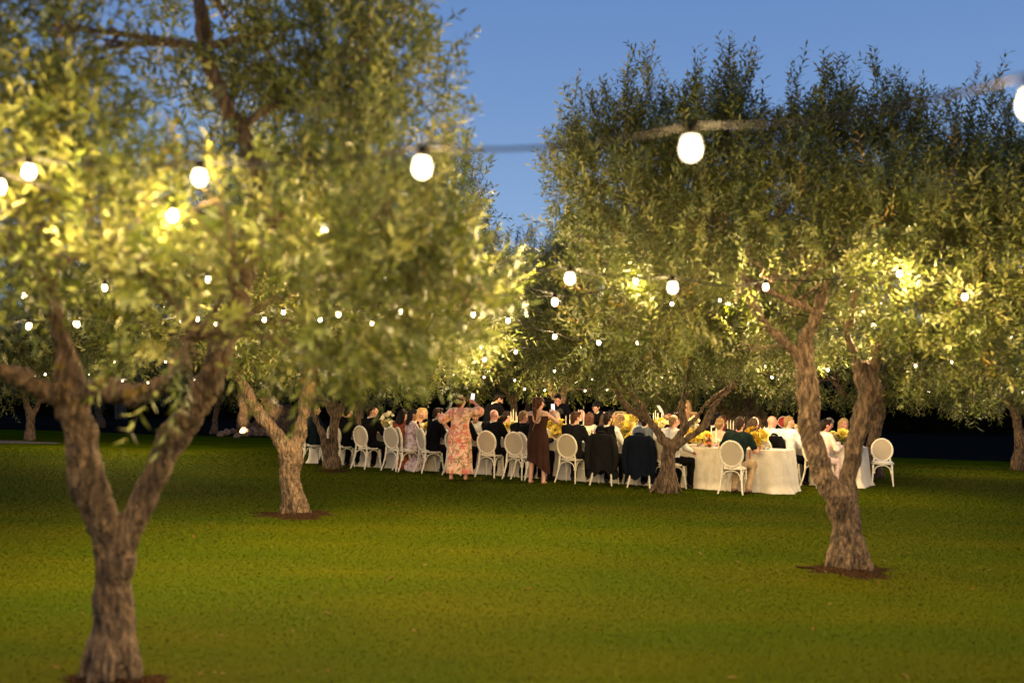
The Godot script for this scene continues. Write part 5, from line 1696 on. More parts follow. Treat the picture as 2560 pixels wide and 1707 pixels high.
func lay_tables() -> void:
	table_with_cloth(-10.2, .745, .74, 1.62, "near", 3)
	table_with_cloth(-9.6, 1.58, 3.17, 4.07, "far", 8)
	# candles: the top of each
	for q in [[Vector3(-2.232, 1.101, -22.179), "left one of the three tapers beside the smiling blonde woman"], [Vector3(-2.163, 1.164, -22.196), "middle and tallest of the three tapers beside the smiling blonde woman"], [Vector3(-2.103, 1.129, -22.22), "right one of the three tapers beside the smiling blonde woman"],
		[Vector3(0.008, 1.313, -21.062), "leftmost of the slim tapers between the bald man and the ponytail woman"], [Vector3(0.059, 1.365, -21.091), "tallest taper between the bald man and the ponytail woman"], [Vector3(0.118, 1.315, -21.115), "third taper from the left between the bald man and the ponytail woman"], [Vector3(0.141, 1.23, -20.698), "lower taper just left of the short-haired man's head"],
		[Vector3(1.118, 1.27, -20.077), "thick taper left of the man in the charcoal jacket"], [Vector3(1.365, 1.244, -22.878), "faint taper behind the man in the charcoal jacket"], [Vector3(1.298, 1.358, -20.378), "left taper of three beside the bending waitress"], [Vector3(1.381, 1.393, -20.272), "middle and tallest taper of three beside the bending waitress"], [Vector3(1.478, 1.364, -20.158), "right taper of three beside the bending waitress"],
		[Vector3(3.048, 1.341, -21.794), "leftmost of five tapers behind the short olive's left limb"], [Vector3(3.136, 1.342, -21.859), "second of five tapers behind the short olive's left limb"], [Vector3(3.192, 1.394, -21.943), "tallest of five tapers behind the short olive's left limb"], [Vector3(3.256, 1.342, -22.021), "fourth of five tapers behind the short olive's left limb"], [Vector3(3.353, 1.343, -22.08), "rightmost of five tapers behind the short olive's left limb"],
		[Vector3(3.683, 1.048, -18.716), "left taper of three beside the brown bottle"], [Vector3(3.774, 1.154, -18.722), "middle and tallest taper of three beside the brown bottle"], [Vector3(3.865, 1.119, -18.727), "right taper of three beside the brown bottle"],
		[Vector3(4.561, 1.226, -20.923), "left taper of three left of the dark green shirt"], [Vector3(4.636, 1.235, -20.996), "middle taper of three left of the dark green shirt"], [Vector3(4.711, 1.218, -21.068), "right taper of three touching the dark green shirt"],
		[Vector3(4.555, 1.165, -18.157), "left taper of three above the wooden flower crate"], [Vector3(4.632, 1.181, -18.171), "middle taper of three above the wooden flower crate"], [Vector3(4.702, 1.167, -18.188), "right taper of three above the wooden flower crate"], [Vector3(5.884, 1.127, -20.393), "pale taper beside the right-hand tree's left limb"]]:
		candlestick("cream taper candle, " + q[1], q[0])
	bouquet("loose sprays of yellow blossom behind the twin-stemmed olive at the table's left end", Vector3(-3.948, 0.913, -23.224), Vector3(.16, .36, .12), 26, ["gold", "yellow", "gold"], 1, {"bloom": .55, "lift": .1})
	bouquet("tall white and cream flowers beside the long-haired women", Vector3(-2.773, 1.044, -22.606), Vector3(.16, .34, .12), 13, ["ivory", "cream", "ivory"], 2, {"bloom": .9, "lift": .12})
	bouquet("small yellow and white flowers beside the standing woman in the floral dress", Vector3(-1.793, 0.861, -21.926), Vector3(.17, .16, .12), 15, ["yellow", "ivory", "gold"], 3, {"bloom": .8})
	bouquet("yellow roses trailing between the bald man and the short-haired man", Vector3(-0.034, 0.972, -20.913), Vector3(.22, .26, .14), 15, ["yellow", "cream", "yellow"], 4, {"bloom": .95})
	bouquet("big mound of yellow roses right of the ponytail woman", Vector3(0.928, 0.929, -20.302), Vector3(.24, .3, .16), 24, ["yellow", "cream", "yellow"], 5, {"bloom": 1.1})
	bouquet("largest mound of yellow roses, between the two men in waistcoats", Vector3(2.314, 0.985, -19.504), Vector3(.27, .36, .17), 30, ["yellow", "cream", "yellow"], 6, {"bloom": 1.15})
	bouquet("mound of deep yellow roses and a white napkin right of the short olive", Vector3(3.514, 0.921, -18.814), Vector3(.27, .24, .17), 28, ["gold", "yellow", "yellow"], 7, {"bloom": 1.05})
	bouquet("small yellow flowers in a slatted wooden crate at the near table's right corner", Vector3(4.493, 1.004, -18.17), Vector3(.2, .26, .13), 24, ["gold", "yellow", "gold"], 8, {"bloom": .75, "crate": true, "lift": .11})
	bouquet("yellow roses under the five tapers on the far table", Vector3(3.321, 1.083, -21.868), Vector3(.24, .24, .16), 15, ["yellow", "gold", "cream"], 9, {"bloom": 1.2, "lift": .14})
	bouquet("white orchids on the far table behind the short olive's right limb", Vector3(3.901, 1.121, -21.535), Vector3(.2, .4, .14), 15, ["ivory", "ivory", "cream"], 10, {"bloom": .9, "lift": .16})
	bouquet("yellow roses beside the woman in the hat on the far table", Vector3(2.523, 1.25, -22.328), Vector3(.22, .3, .16), 14, ["cream", "yellow"], 11, {"bloom": 1.1, "lift": .18})
	bouquet("white flowers and yellow sprays before the burgundy hat", Vector3(5.828, 1.233, -20.367), Vector3(.2, .34, .14), 17, ["ivory", "gold", "gold"], 12, {"bloom": .75, "lift": .12})
	bouquet("cream and yellow roses between the forks of the right-hand tree", Vector3(6.513, 1.019, -19.916), Vector3(.27, .22, .16), 22, ["cream", "yellow", "cream"], 13, {"bloom": 1.05})
	bouquet("yellow flowers behind the man with the bare head in white", Vector3(5.387, 1.051, -20.679), Vector3(.15, .2, .12), 10, ["gold", "cream"], 14, {"bloom": .8})
	beer_bottle("brown bottle with red neck left of its twin, beside the woman with the brown bob", spot(-3.203, .92, .768))
	beer_bottle("brown bottle with red neck right of its twin, beside the man in the black waistcoat", spot(-3.099, .96, .768))
	beer_bottle("brown bottle with red neck standing alone left of the dark green shirt", spot(-0.653, .86, .768))
	beer_bottle("brown bottle half hidden behind the right-hand of the pair", spot(-3.094, 1.08, .768))
	for q in [[-9.342, .95, "wine", "left of the dark-suited man at the left"], [-9.266, 1.0, "", "nearest the man with the brown beard"], [-6.737, .95, "spritz", "with an orange drink, left of the standing floral dress"], [-6.721, 1.05, "wine", "right of the orange drink"], [-6.561, .95, "", "touching the standing floral dress"],
		[-4.96, .9, "", "right of the bald man in black"], [-3.981, .92, "", "left of the big rose mound"], [-4.107, 1.25, "", "behind the big rose mound's left edge"], [-3.122, .86, "", "between the pair of brown bottles"], [-3.369, 1.1, "", "left of the pair of brown bottles"], [-2.437, .92, "", "under the largest rose mound"], [-1.729, .95, "", "left of the short olive's fork"],
		[-0.745, .95, "", "left of the lone brown bottle"], [-0.598, .9, "", "right of the lone brown bottle"], [-0.577, 1.0, "", "against the green shirt's left sleeve"], [0.192, 3.35, "", "before the man in the pale blue shirt"], [0.284, 3.3, "spritz", "with an amber drink beside the right-hand tree"], [0.332, 3.4, "", "against the right-hand tree's left limb"], [1.547, 3.3, "", "at the far table's right end"], [-2.539, 3.3, "", "under the five tapers"]]:
		wine_glass("stemmed glass " + q[3], spot(q[0], q[1], .768), q[2])
	for q in [[-9.166, .92, "left of the man with the brown beard"], [-6.406, .95, "hidden partly by the standing floral dress"], [-4.958, .93, "between the bald man and the short-haired man"], [-3.95, .93, "left of the charcoal jacket"], [-3.107, .94, "in front of the pair of brown bottles"], [-2.404, .94, "under the largest rose mound"], [-0.979, .93, "with a white napkin right of the short olive"], [0.267, 3.37, "before the man in the pale blue shirt"], [1.056, 3.36, "with a napkin between the forks of the right-hand tree"], [1.558, 3.4, "at the far table's right end"]]:
		plate("white plate and napkin " + q[2], spot(q[0], q[1], .768), TABLE_TURN)
	# ribbon over the cloth's edge
	var g := Geo.new()
	var ax: float = 0.147
	g.tube([spot(ax - .02, .95, .775), spot(ax, .75, .775), spot(ax, .715, .73), spot(ax + .01, .7, .6)], [.012, .012, .012, .011], 6, true, .25)
	var rb := setting("ribbon", g, M.ribbon)
	rb.remove_meta("kind")
	tag(rb, "dark red ribbon hanging over the near cloth left of the wooden crate", "ribbon")

func suit(c: String) -> Array:
	return [["trousers", "trousers", c], ["jacket", "jacket", c]]

func guest(a: float, row: int, who: String, p: Dictionary) -> Node3D:
	var b: float = [0, .3, 2.04, 2.78, 4.47][row]
	var turn := TABLE_TURN + (PI if row % 2 == 0 else 0.0)
	var face: float = p.get("face", 0.0)
	var at := spot(a, b)
	if not p.has("hand_l"):
		var out := .15 + .02 * (used.size() % 3)
		p.hand_l = Vector3(-out, .79, -.42)
		p.hand_r = Vector3(out + .03, .79, -.4)
	chair("white cane chair under the " + p.get("seat", who), at + Basis(Vector3.UP, turn + face) * Vector3(0, 0, .01), turn + face + .13 * sin(a * 7.3 + row))
	return person(who, at, turn + face, p)

func seat_guests() -> void:
	var g := {"hair": ["short", "h_dark"]}
	# near row, backs to the camera, left to right
	guest(-9.719, 1, "man in a dark teal jacket half hidden by the twin-stemmed olive", {"seat": "dark teal jacket beside the twin-stemmed olive", "wear": suit("teal"), "hair": ["short", "h_black"], "yaw": -.3, "face": -.5, "foot_r": .25})
	guest(-8.877, 1, "man in black just right of the twin-stemmed olive, head hidden by it", {"seat": "man in black right of the twin-stemmed olive", "wear": suit("black"), "hair": ["short", "h_black"], "lean": .3, "yaw": -.2})
	guest(-8.142, 1, "broad bearded man in a black suit turning his head right", {"wear": suit("black"), "collar": true, "hair": ["cropped", "h_brown"], "yaw": -.75, "lean": .12, "twist": -.15})
	guest(-7.326, 1, "woman with long brown hair in an orange patterned dress", {"woman": true, "wear": [["dress", "dress", "orange_floral"]], "hair": ["long", "h_dark"], "yaw": -.3, "lean": .2})
	guest(-7.038, 1, "woman with long black hair in a white flowered dress sitting sideways", {"seat": "long-black-haired woman in the white flowered dress", "woman": true, "skin": "s_tan", "wear": [["dress", "dress", "white_floral"]], "hair": ["long", "h_black"], "face": -.62, "yaw": -.3, "lean": .08, "hand_l": Vector3(-.1, .6, -.3), "hand_r": Vector3(.13, .6, -.32), "foot_l": .3, "foot_r": .25})
	guest(-6.479, 1, "young brown-haired man in a black suit in profile beside the floral dress", {"seat": "young man in profile left of the floral dress", "wear": suit("black"), "collar": true, "hair": ["short", "h_brown"], "face": -.45, "yaw": -.35, "lean": .2})
	guest(-5.783, 1, "guest in black hidden behind the standing floral dress", {"wear": suit("black"), "hair": ["short", "h_dark"], "lean": .15})
	guest(-5.014, 1, "bald man in a black suit seen from behind", {"wear": suit("black"), "collar": true, "skin": "s_pink", "yaw": -.1, "lean": .1})
	guest(-4.371, 1, "short-haired man in black left of the standing ponytail woman", {"wear": suit("black"), "hair": ["cropped", "h_sandy"], "yaw": -.35, "lean": .2, "skin": "s_pink"})
	guest(-4.126, 1, "man in black almost hidden by the standing ponytail woman", {"wear": suit("black"), "collar": true, "hair": ["short", "h_brown"], "yaw": -.5, "lean": .2, "face": -.45})
	guest(-3.206, 1, "brown-haired man in a charcoal jacket by the big rose mound", {"wear": suit("charcoal"), "hair": ["short", "h_auburn"], "yaw": -.3, "lean": .15})
	guest(-2.487, 1, "man in a black waistcoat and white shirt with his jacket over the chair", {"seat": "black waistcoat, hidden by a long black jacket", "wear": [["trousers", "trousers", "black"], ["shirt", "shirt", "white"], ["waistcoat", "vest", "black"]], "collar": true, "hair": ["short", "h_dark"], "lean": .06})
	draped_jacket("long black pinstriped jacket over the chair of the man in the black waistcoat", last_chair.position, last_chair.rotation.y, M.f_charcoal, .14, 1)
	guest(-1.724, 1, "man in a slate grey waistcoat with a navy jacket over his chair", {"seat": "slate grey waistcoat, hidden by a navy jacket", "wear": [["trousers", "trousers", "navy"], ["shirt", "shirt", "white"], ["waistcoat", "vest", "slate"]], "collar": true, "hair": ["short", "h_dark"], "lean": .1, "hand_r": Vector3(.22, .62, -.25), "hand_l": Vector3(-.2, .79, -.35)})
	draped_jacket("navy jacket over the chair left of the short olive's trunk", last_chair.position, last_chair.rotation.y, M.f_navy, .1, 2)
	guest(-1.199, 1, "balding man in a white shirt framed by the short olive's fork", {"seat": "balding man in the short olive's fork", "wear": [["trousers", "trousers", "black"], ["shirt", "shirt", "white"]], "hair": ["fringe", "h_sandy"], "skin": "s_pink", "lean": .12, "face": -.35, "hand_r": Vector3(.24, .7, -.3), "hand_l": Vector3(-.2, .79, -.4)})
	guest(-0.008, 1, "man in a dark green short-sleeved shirt on the nearest chair", {"wear": [["trousers", "trousers", "beige"], ["shirt", "tee", "green"]], "hair": ["short", "h_brown"], "skin": "s_pink", "lean": .3, "tilt": -.08, "hand_l": Vector3(-.3, .79, -.4), "hand_r": Vector3(.28, .79, -.42), "shoe": paint(.12, .05, .025, .5), "foot_l": .28, "foot_r": .3, "knee": .08})
	# far side of the near table, facing the camera
	guest(-9.311, 2, "dark-haired man looking right behind the bearded man's shoulder", {"wear": suit("black"), "hair": ["short", "h_black"], "yaw": .9, "lean": .1})
	guest(-7.987, 2, "smiling woman with long blonde hair in black beside the three tapers", {"seat": "smiling blonde woman in black", "woman": true, "skin": "s_fair", "wear": [["dress", "strap_dress", "black"]], "hair": ["long", "h_blonde"], "yaw": 1.2, "lean": .1})
	guest(-7.918, 2, "woman with short blonde hair behind the smiling blonde woman", {"woman": true, "wear": [["dress", "dress", "black"]], "hair": ["bob", "h_blonde"], "yaw": .8})
	guest(-6.342, 2, "man in a light grey jacket behind the floral dress's raised arm", {"seat": "light grey jacket behind the raised arm", "wear": suit("grey"), "hair": ["cropped", "h_grey"], "lean": .5, "yaw": .5, "skin": "s_brown"})
	guest(-5.707, 2, "woman with a dark bun in profile behind the bald man", {"woman": true, "wear": [["dress", "dress", "black"]], "hair": ["bun", "h_dark"], "yaw": 1.9, "twist": .5, "lean": .25})
	guest(-0.901, 2, "woman with grey-blonde pinned-up hair behind the three tapers", {"woman": true, "skin": "s_pink", "wear": [["dress", "strap_dress", "sage"]], "hair": ["bun", "h_sandy"], "yaw": 2.5, "twist": .6, "lean": .35})
	guest(-0.226, 2, "woman with dark streaked hair and a pale headband right of the green shirt", {"seat": "woman in the pale headband", "woman": true, "wear": [["dress", "dress", "black"]], "hair": ["long", "h_brown"], "yaw": 2.2, "twist": .5, "lean": .3})
	headpiece("pale arched headband on the woman right of the green shirt", "band")
	# near side of the far table, backs to the camera
	guest(-4.872, 3, "woman with long grey-blonde hair behind the big rose mound", {"woman": true, "wear": [["dress", "dress", "sage"]], "hair": ["long", "h_grey"], "yaw": -.3})
	guest(-4.074, 3, "woman with a straight brown bob behind two brown bottles", {"woman": true, "wear": [["top", "dress", "sage"]], "hair": ["bob", "h_auburn"], "yaw": .05, "lean": .25})
	guest(-3.69, 3, "long-haired woman mostly hidden by the man in the black waistcoat", {"seat": "long-haired woman behind the black waistcoat", "woman": true, "wear": [["dress", "dress", "black"]], "hair": ["long", "h_brown"], "lean": .2})
	guest(-3.295, 3, "woman with long fair hair and a cream cocktail hat", {"woman": true, "wear": [["dress", "dress", "black"]], "hair": ["long", "h_sandy"], "yaw": .15})
	headpiece("cream ruffled cocktail hat on the fair-haired woman", "hat")
	guest(-2.98, 3, "person with curly fair hair right of the cocktail hat", {"woman": true, "wear": [["jacket", "jacket", "blue"], ["skirt", "trousers", "blue"]], "hair": ["curly", "h_sandy"], "yaw": -.2})
	guest(-2.027, 3, "dark-haired man in a black suit behind the balding man", {"wear": suit("black"), "collar": true, "hair": ["short", "h_dark"], "yaw": -.35})
	guest(-1.216, 3, "dark-haired man in black behind the pinned-up hair", {"wear": suit("black"), "collar": true, "hair": ["short", "h_black"], "yaw": -.3})
	guest(-1.031, 3, "woman with long reddish-brown hair before the ancient trunk", {"woman": true, "wear": [["dress", "dress", "black"]], "hair": ["long", "h_auburn"], "yaw": -.3, "lean": -.02})
	guest(-0.324, 3, "woman with brown hair and a white flower comb under the ancient trunk", {"seat": "woman with the white flower comb", "woman": true, "wear": [["dress", "dress", "black"]], "hair": ["long", "h_auburn"], "yaw": 1.2, "lean": -.02})
	headpiece("white curled flower comb in the brown-haired woman's hair", "comb")
	guest(-0.09, 3, "bald man in a white shirt left of the man in pale blue", {"seat": "bald man in white, on the far table's near side", "wear": [["trousers", "trousers", "black"], ["shirt", "shirt", "white"]], "skin": "s_pink", "yaw": -.5, "lean": .18, "face": -.3})
	guest(0.269, 3, "man with cropped grey hair in a pale blue shirt turned to the right", {"seat": "pale blue shirt, hung with a black jacket", "wear": [["trousers", "trousers", "black"], ["shirt", "shirt", "pale"]], "hair": ["cropped", "h_sandy"], "skin": "s_fair", "yaw": -.35, "lean": .1, "face": -.5})
	draped_jacket("black jacket over the chair of the man in the pale blue shirt", last_chair.position, last_chair.rotation.y, M.f_black, .16, 3)
	guest(0.915, 3, "woman with short dark grey hair in a pink blouse beyond the right-hand tree", {"seat": "pink blouse beyond the right-hand tree", "woman": true, "skin": "s_pink", "wear": [["skirt", "trousers", "pink"], ["blouse", "jacket", "pink"]], "hair": ["short", "h_dark"], "yaw": -.3, "lean": .25, "face": -.5})
	# far side of the far table, facing the camera
	guest(-5.05, 4, "bald man behind the tapers left of the waitress", {"wear": suit("black"), "collar": true, "skin": "s_pink", "yaw": 2.6, "lean": .1})
	guest(-7.299, 4, "white-haired man looking down below the standing bearded man", {"wear": suit("black"), "collar": true, "hair": ["fringe", "h_grey"], "skin": "s_pink", "nod": .5})
	guest(-4.26, 4, "black-haired man in profile left of the cocktail hat", {"wear": suit("black"), "collar": true, "hair": ["short", "h_black"], "yaw": 1.3, "skin": "s_tan"})
	guest(-3.416, 4, "older man partly hidden by the short olive's left limb", {"wear": suit("grey_suit"), "collar": true, "hair": ["fringe", "h_grey"], "skin": "s_pink"})
	guest(-3.025, 4, "dark-haired man under the five tapers", {"wear": suit("black"), "hair": ["short", "h_black"], "skin": "s_fair", "nod": .4})
	guest(-2.187, 4, "fair man beside the white orchids", {"wear": suit("black"), "hair": ["short", "h_sandy"], "skin": "s_pink"})
	guest(-0.179, 4, "guest under a round burgundy hat right of the man in pale blue", {"seat": "guest in the burgundy hat", "woman": true, "wear": [["dress", "dress", "lilac"]], "hair": ["short", "h_dark"], "nod": .3})
	headpiece("round burgundy disc hat with white trim", "disc")
	guest(0.723, 4, "grey-haired man in black bending his head between the right-hand tree's forks", {"seat": "grey-haired man between the right-hand tree's forks", "wear": suit("black"), "collar": true, "hair": ["short", "h_grey"], "skin": "s_pink", "nod": .45, "yaw": .5, "lean": .2})
	guest(1.023, 4, "woman with short golden hair between the right-hand tree's forks", {"woman": true, "skin": "s_pink", "wear": [["dress", "dress", "grey"]], "hair": ["bob", "h_blonde"], "yaw": .6})
	chair("lone empty white cane chair at the right end of the far table, facing the camera", Vector3(7.505, 0, -20.117), PI - .33)

func headpiece(label: String, kind: String) -> void:
	# lies on the head of the person made last
	var p: Node3D = get_child(get_child_count() - 1)
	var xf := p.transform * Transform3D(last_j.hb, last_j.head)
	var t := thing("hat" if kind in ["hat", "disc"] else "headband", label, "hat" if kind in ["hat", "disc"] else "headband", xf.origin)
	t.basis = xf.basis
	var g := Geo.new()
	match kind:
		"band":
			var pts := []
			for i in 13:
				var w := PI * i / 12
				pts.append(Vector3(cos(w) * .105, .02 + sin(w) * .125, .0))
			g.tube(pts, pts.map(func(_q): return .008), 6)
			part("band", g, M.ivory, t)
		"comb":
			for k in 3:
				var pts := []
				for i in 9:
					var w := TAU * i / 10
					pts.append(Vector3(.075 + cos(w) * .035, .05 - k * .045 + sin(w) * .025, .02 + k * .012))
				g = Geo.new()
				g.tube(pts, pts.map(func(_q): return .0075), 5)
				part("petal", g, M.ivory, t)
		"hat":
			g.lathe([Vector2(0, .09), Vector2(.06, .088), Vector2(.085, .06), Vector2(.09, .02), Vector2(.115, .012), Vector2(.118, .008), Vector2(.086, .01)], Vector3(0, .045, .01), 20)
			wrinkle.frequency = 1.0
			g.bump(wrinkle, .012, Vector3(20, 20, 20))
			part("crown_piece", g, M.f_straw, t)
			for k in 5:
				var f := part("ruffle", M.roses[0], M.f_straw, t, Vector3(cos(k * 1.25) * .05, .11, sin(k * 1.25) * .05))
				f.scale = Vector3.ONE * .8
		"disc":
			g.lathe([Vector2(0, .0), Vector2(.1, .0), Vector2(.115, .008), Vector2(.1, .022), Vector2(0, .03)], Vector3.ZERO, 22)
			var d := part("disc", g, M.f_cap, t, Vector3(0, .06, -.09))
			d.rotation = Vector3(-1.0, .2, 0)
			g = Geo.new()
			var pts := []
			for i in 23:
				pts.append(Vector3(cos(TAU * i / 22) * .115, .008, sin(TAU * i / 22) * .115))
			g.tube(pts, pts.map(func(_q): return .005), 5, false)
			var tr := part("trim", g, M.ivory, t, Vector3(0, .06, -.09))
			tr.rotation = Vector3(-1.0, .2, 0)

func skirt_loft(rows: Array, folds: int, depth: float, sd: int) -> Geo:
	# rows: [y, half width, half depth, x, z]
	var g := Geo.new()
	var n := 56
	for k in rows.size():
		var d := float(k) / (rows.size() - 1)
		for i in n:
			var w := TAU * i / n
			var f := 1.0 + depth * d * (sin(w * folds + sd) * .6 + sin(w * (folds * 2 - 3) + 1.3 * sd) * .4)
			g.vert(Vector3(rows[k][3] + cos(w) * rows[k][1] * f, rows[k][0], rows[k][4] + sin(w) * rows[k][2] * f), Vector3(cos(w), 0, sin(w)), Vector2(float(i) / n, d))
	for k in rows.size() - 1:
		for i in n:
			g.quad(k * n + i, k * n + (i + 1) % n, (k + 1) * n + (i + 1) % n, (k + 1) * n + i)
	g.smooth()
	return g

func stand_people() -> void:
	# the woman in the floral dress, phone held high
	var at: Vector3 = Vector3(-0.973, 0, -19.232)
	var p := {"woman": true, "sit": false, "lean": .03, "yaw": -.45, "skin": "s_pink", "hair": ["bun", "h_red"], "shoes": false, "group": "people on their feet",
		"hand_r": Vector3(.245, 1.5, -.14), "hint_r": Vector3(1, -.6, .3), "grip_r": true, "palm_r": Vector3(-.5, 0, -1), "hand_l": Vector3(-.2, .98, .04), "hint_l": Vector3(-1, .1, .35), "palm_l": Vector3(1, 0, 0), "shift": .03}
	var w := person("woman in a long peach dress with red flowers standing with her phone raised", at, -.1, p)
	var j := last_j
	var f := Field.new(Vector3(-.5, .75, -.3), Vector3(.5, 1.5, .3), .02)
	limbs(f, j, true, .02, ["torso"])
	for n in ["l", "r"]:
		var s := -1.0 if n == "l" else 1.0
		f.cap(j["sh" + n] + Vector3(-.02 * s, -.01, 0), j["sh" + n].lerp(j["el" + n], .75) + Vector3(0, -.02, 0), .075, .1, .05)
	f.ell(j.neck + Vector3(0, .01, .1), Vector3(.075, .15, .1), .01, true)
	f.ell(j.neck + Vector3(0, .06, .0), Vector3(.07, .075, .075), .01, true)
	var g := f.geo()
	wrinkle.frequency = 1.0
	g.bump(wrinkle, .02, Vector3(10, 4, 10))
	part("bodice", g, M.f_floral, w)
	part("skirt", skirt_loft([[1.04, .155, .125, 0, 0], [.98, .18, .145, 0, 0], [.88, .215, .18, 0, .01], [.76, .225, .185, 0, .01], [.55, .225, .19, .01, .01], [.3, .235, .2, .01, .01], [.14, .25, .21, .015, .01]], 8, .1, 2), M.f_floral, w)
	phone("white-screened phone held high by the woman in the floral dress", w.transform * (j.wrr + Vector3(-.03, .1, -.03)), w.basis * Basis(Vector3.BACK, -.12))
	# the woman with the ponytail
	at = Vector3(0.529, 0, -18.795)
	p = {"woman": true, "sit": false, "lean": .0, "yaw": -.35, "skin": "s_fair", "hair": ["pony", "h_auburn"], "shoes": false, "group": "people on their feet",
		"hand_r": Vector3(.23, 1.33, -.25), "hint_r": Vector3(.8, -1, .4), "grip_r": true, "palm_r": Vector3(-1, 0, -.3), "hand_l": Vector3(.13, 1.33, -.29), "hint_l": Vector3(-.8, -1, .2), "grip_l": true, "palm_l": Vector3(1, 0, -.3), "shift": .02}
	w = person("slim woman with a ponytail in a brown backless dress filming with her phone", at, -.35, p)
	j = last_j
	f = Field.new(Vector3(-.4, .7, -.3), Vector3(.4, 1.5, .3), .018)
	limbs(f, j, true, .012, ["torso"])
	f.cut(Vector3.UP, j.neck.y - .085)
	f.ell(j.neck + Vector3(0, -.1, .14), Vector3(.1, .17, .09), .01, true)
	part("bodice", f.geo(), M.f_brown, w)
	var sk := skirt_loft([[1.07, .135, .112, 0, 0], [1.0, .158, .13, 0, 0], [.92, .192, .15, 0, 0], [.82, .205, .165, 0, 0], [.68, .205, .165, .0, 0], [.55, .2, .165, .01, 0], [.42, .215, .175, .02, 0]], 7, .1, 5)
	for i in sk.v.size():
		# the hem runs down to a point on the right
		if sk.v[i].y < .6:
			sk.v[i].y -= maxf(0.0, sk.v[i].x + .04) * (.6 - sk.v[i].y) * 4.6
	sk.smooth()
	part("skirt", sk, M.f_brown, w)
	g = Geo.new()
	g.tube([j.neck + Vector3(.12, -.03, .07), j.neck + Vector3(.07, -.11, .125), j.neck + Vector3(-.02, -.23, .13), j.neck + Vector3(-.08, -.36, .11)], [.012, .014, .014, .012], 6, true, .4)
	part("strap", g, M.f_strap, w)
	phone("white-screened phone held in both hands by the ponytail woman", w.transform * (j.wrr + Vector3(-.045, .1, -.06)), w.basis * Basis(Vector3.BACK, .05))
	# the bearded man standing bent between the tables
	at = spot(-6.367, 2.41)
	p = {"sit": false, "lean": .32, "yaw": -.5, "nod": .35, "skin": "s_fair", "hair": ["short", "h_dark"], "wear": suit("black"), "collar": true, "hand_r": Vector3(.3, .95, -.45), "hand_l": Vector3(-.1, .95, -.42), "group": "people on their feet"}
	w = person("tall bearded man with glasses in a black suit bending over the table", at, TABLE_TURN - .35, p)
	j = last_j
	g = Geo.new()
	for s in [-1, 1]:
		var pts := []
		for i in 13:
			pts.append(Vector3(.033 * s + cos(TAU * i / 12) * .026, .004 + sin(TAU * i / 12) * .02, -.103))
		g.tube(pts, pts.map(func(_q): return .003), 5, false)
		g.tube([Vector3(.058 * s, .008, -.1), Vector3(.082 * s, .008, -.02), Vector3(.082 * s, .0, .02)], [.003, .003, .003], 5)
	var gl := thing("glasses", "black-framed glasses on the bending bearded man", "glasses")
	gl.transform = w.transform * Transform3D(j.hb, j.head)
	part("frame", g, M.dark, gl)
	f = Field.new(Vector3(-.1, -.14, -.13), Vector3(.1, .02, .05), .007)
	f.ell(Vector3(0, -.055, -.025), Vector3(.06, .066, .07), .02)
	f.ell(Vector3(0, -.02, -.1), Vector3(.04, .05, .035), .01, true)
	f.cut(Vector3(0, .9, .44).normalized(), -.028)
	var beard := part("beard", f.geo(), M.h_dark, w)
	beard.transform = Transform3D(j.hb, j.head)
	# the man with the camera
	at = spot(-5.874, 4.95)
	p = {"sit": false, "lean": .12, "yaw": .1, "nod": .35, "skin": "s_pink", "hair": ["short", "h_black"], "wear": [["shirt", "shirt", "white"], ["trousers", "trousers", "black"], ["jacket", "jacket", "black"]], "collar": true, "hand_r": Vector3(.06, 1.52, -.26), "hint_r": Vector3(1, .2, .1), "hand_l": Vector3(-.16, 1.26, -.32), "hint_l": Vector3(-.6, -1, .2), "grip_l": true, "grip_r": true, "group": "people on their feet"}
	w = person("man in a black suit holding up a camera with one arm raised", at, PI - .35, p)
	j = last_j
	var cm := thing("camera", "black camera held by the man in the black suit", "camera", w.transform * (j.wrl + Vector3(.02, .04, -.09)), w.rotation.y)
	g = Geo.new()
	g.box(Vector3.ZERO, Vector3(.14, .095, .06))
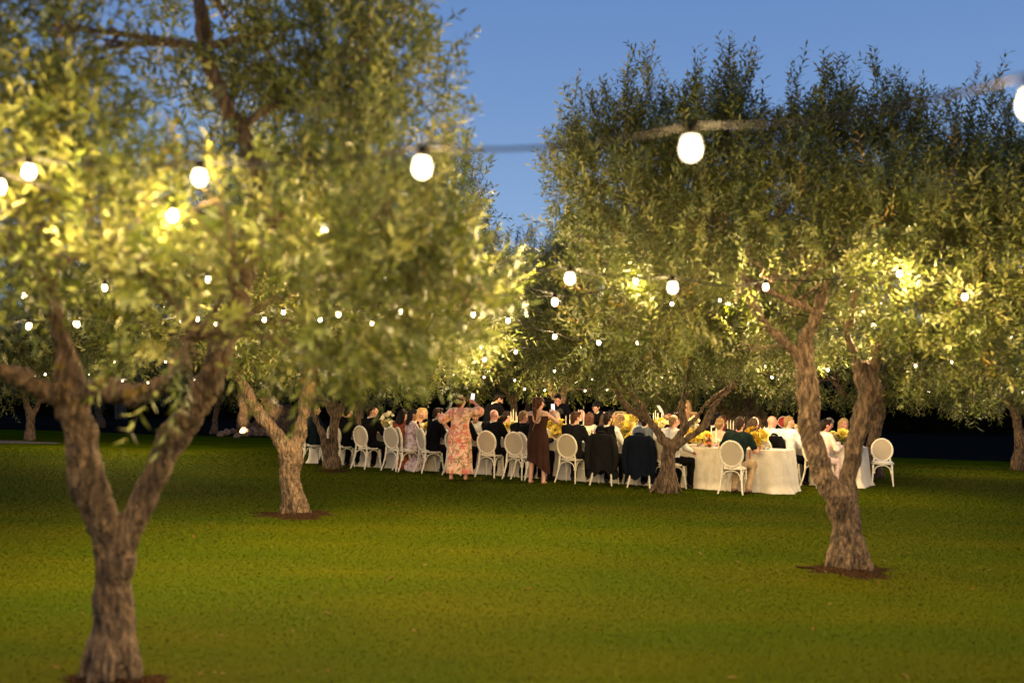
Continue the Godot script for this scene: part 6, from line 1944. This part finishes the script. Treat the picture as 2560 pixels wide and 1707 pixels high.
	g.box(Vector3(0, .058, 0), Vector3(.055, .03, .05))
	part("camera_body", g, M.dark, cm)
	g = Geo.new()
	g.tube([Vector3(0, 0, -.03), Vector3(0, 0, -.12), Vector3(0, 0, -.13)], [.036, .038, .034], 14)
	part("lens", g, M.dark, cm)
	# the waitress
	at = spot(-4.812, 4.95)
	p = {"woman": true, "sit": false, "lean": .55, "nod": .25, "skin": "s_fair", "hair": ["bun", "h_black"], "wear": [["shirt", "shirt", "white"], ["trousers", "trousers", "black"], ["waistcoat", "vest", "black"]], "collar": true, "hand_r": Vector3(.22, .82, -.5), "hand_l": Vector3(-.2, .85, -.5), "group": "people on their feet"}
	person("waitress in white sleeves and black waistcoat bending over the far table", at, PI + TABLE_TURN + .25, p)
	# the woman reading from a sheet of paper
	at = spot(-2.605, 5.0)
	p = {"woman": true, "sit": false, "lean": .0, "yaw": .5, "skin": "s_tan", "hair": ["long", "h_sandy"], "wear": [["dress", "strap_dress", "grey_suit"]], "hand_r": Vector3(.12, 1.25, -.4), "hand_l": Vector3(-.22, 1.22, -.36), "grip_l": true, "grip_r": true, "palm_l": Vector3(1, 0, 0), "palm_r": Vector3(-1, 0, 0), "group": "people on their feet"}
	w = person("long-haired woman in a dark dress reading aloud behind the short olive's middle limb", at, 1.05, p)
	j = last_j
	part("skirt", skirt_loft([[1.0, .13, .11, 0, 0], [.85, .17, .14, 0, 0], [.6, .18, .15, 0, 0], [.3, .19, .16, 0, 0], [.1, .2, .17, 0, 0]], 7, .08, 3), M.f_grey_suit, w)
	var sheet_ := thing("paper_sheet", "white sheet of paper held up by the woman reading aloud", "paper", w.transform * (j.wrl + Vector3(.02, .1, -.14)), 1.05)
	g = Geo.new()
	for i in 7:
		var t := i / 6.0
		for s in [-1, 1]:
			g.vert(Vector3(.105 * s, t * .28 - .1, -.12 * t * t), Vector3(0, 0, 1))
	for i in 6:
		g.quad(i * 2, i * 2 + 1, i * 2 + 3, i * 2 + 2)
	g.smooth()
	part("page", g, M.napkin, sheet_)
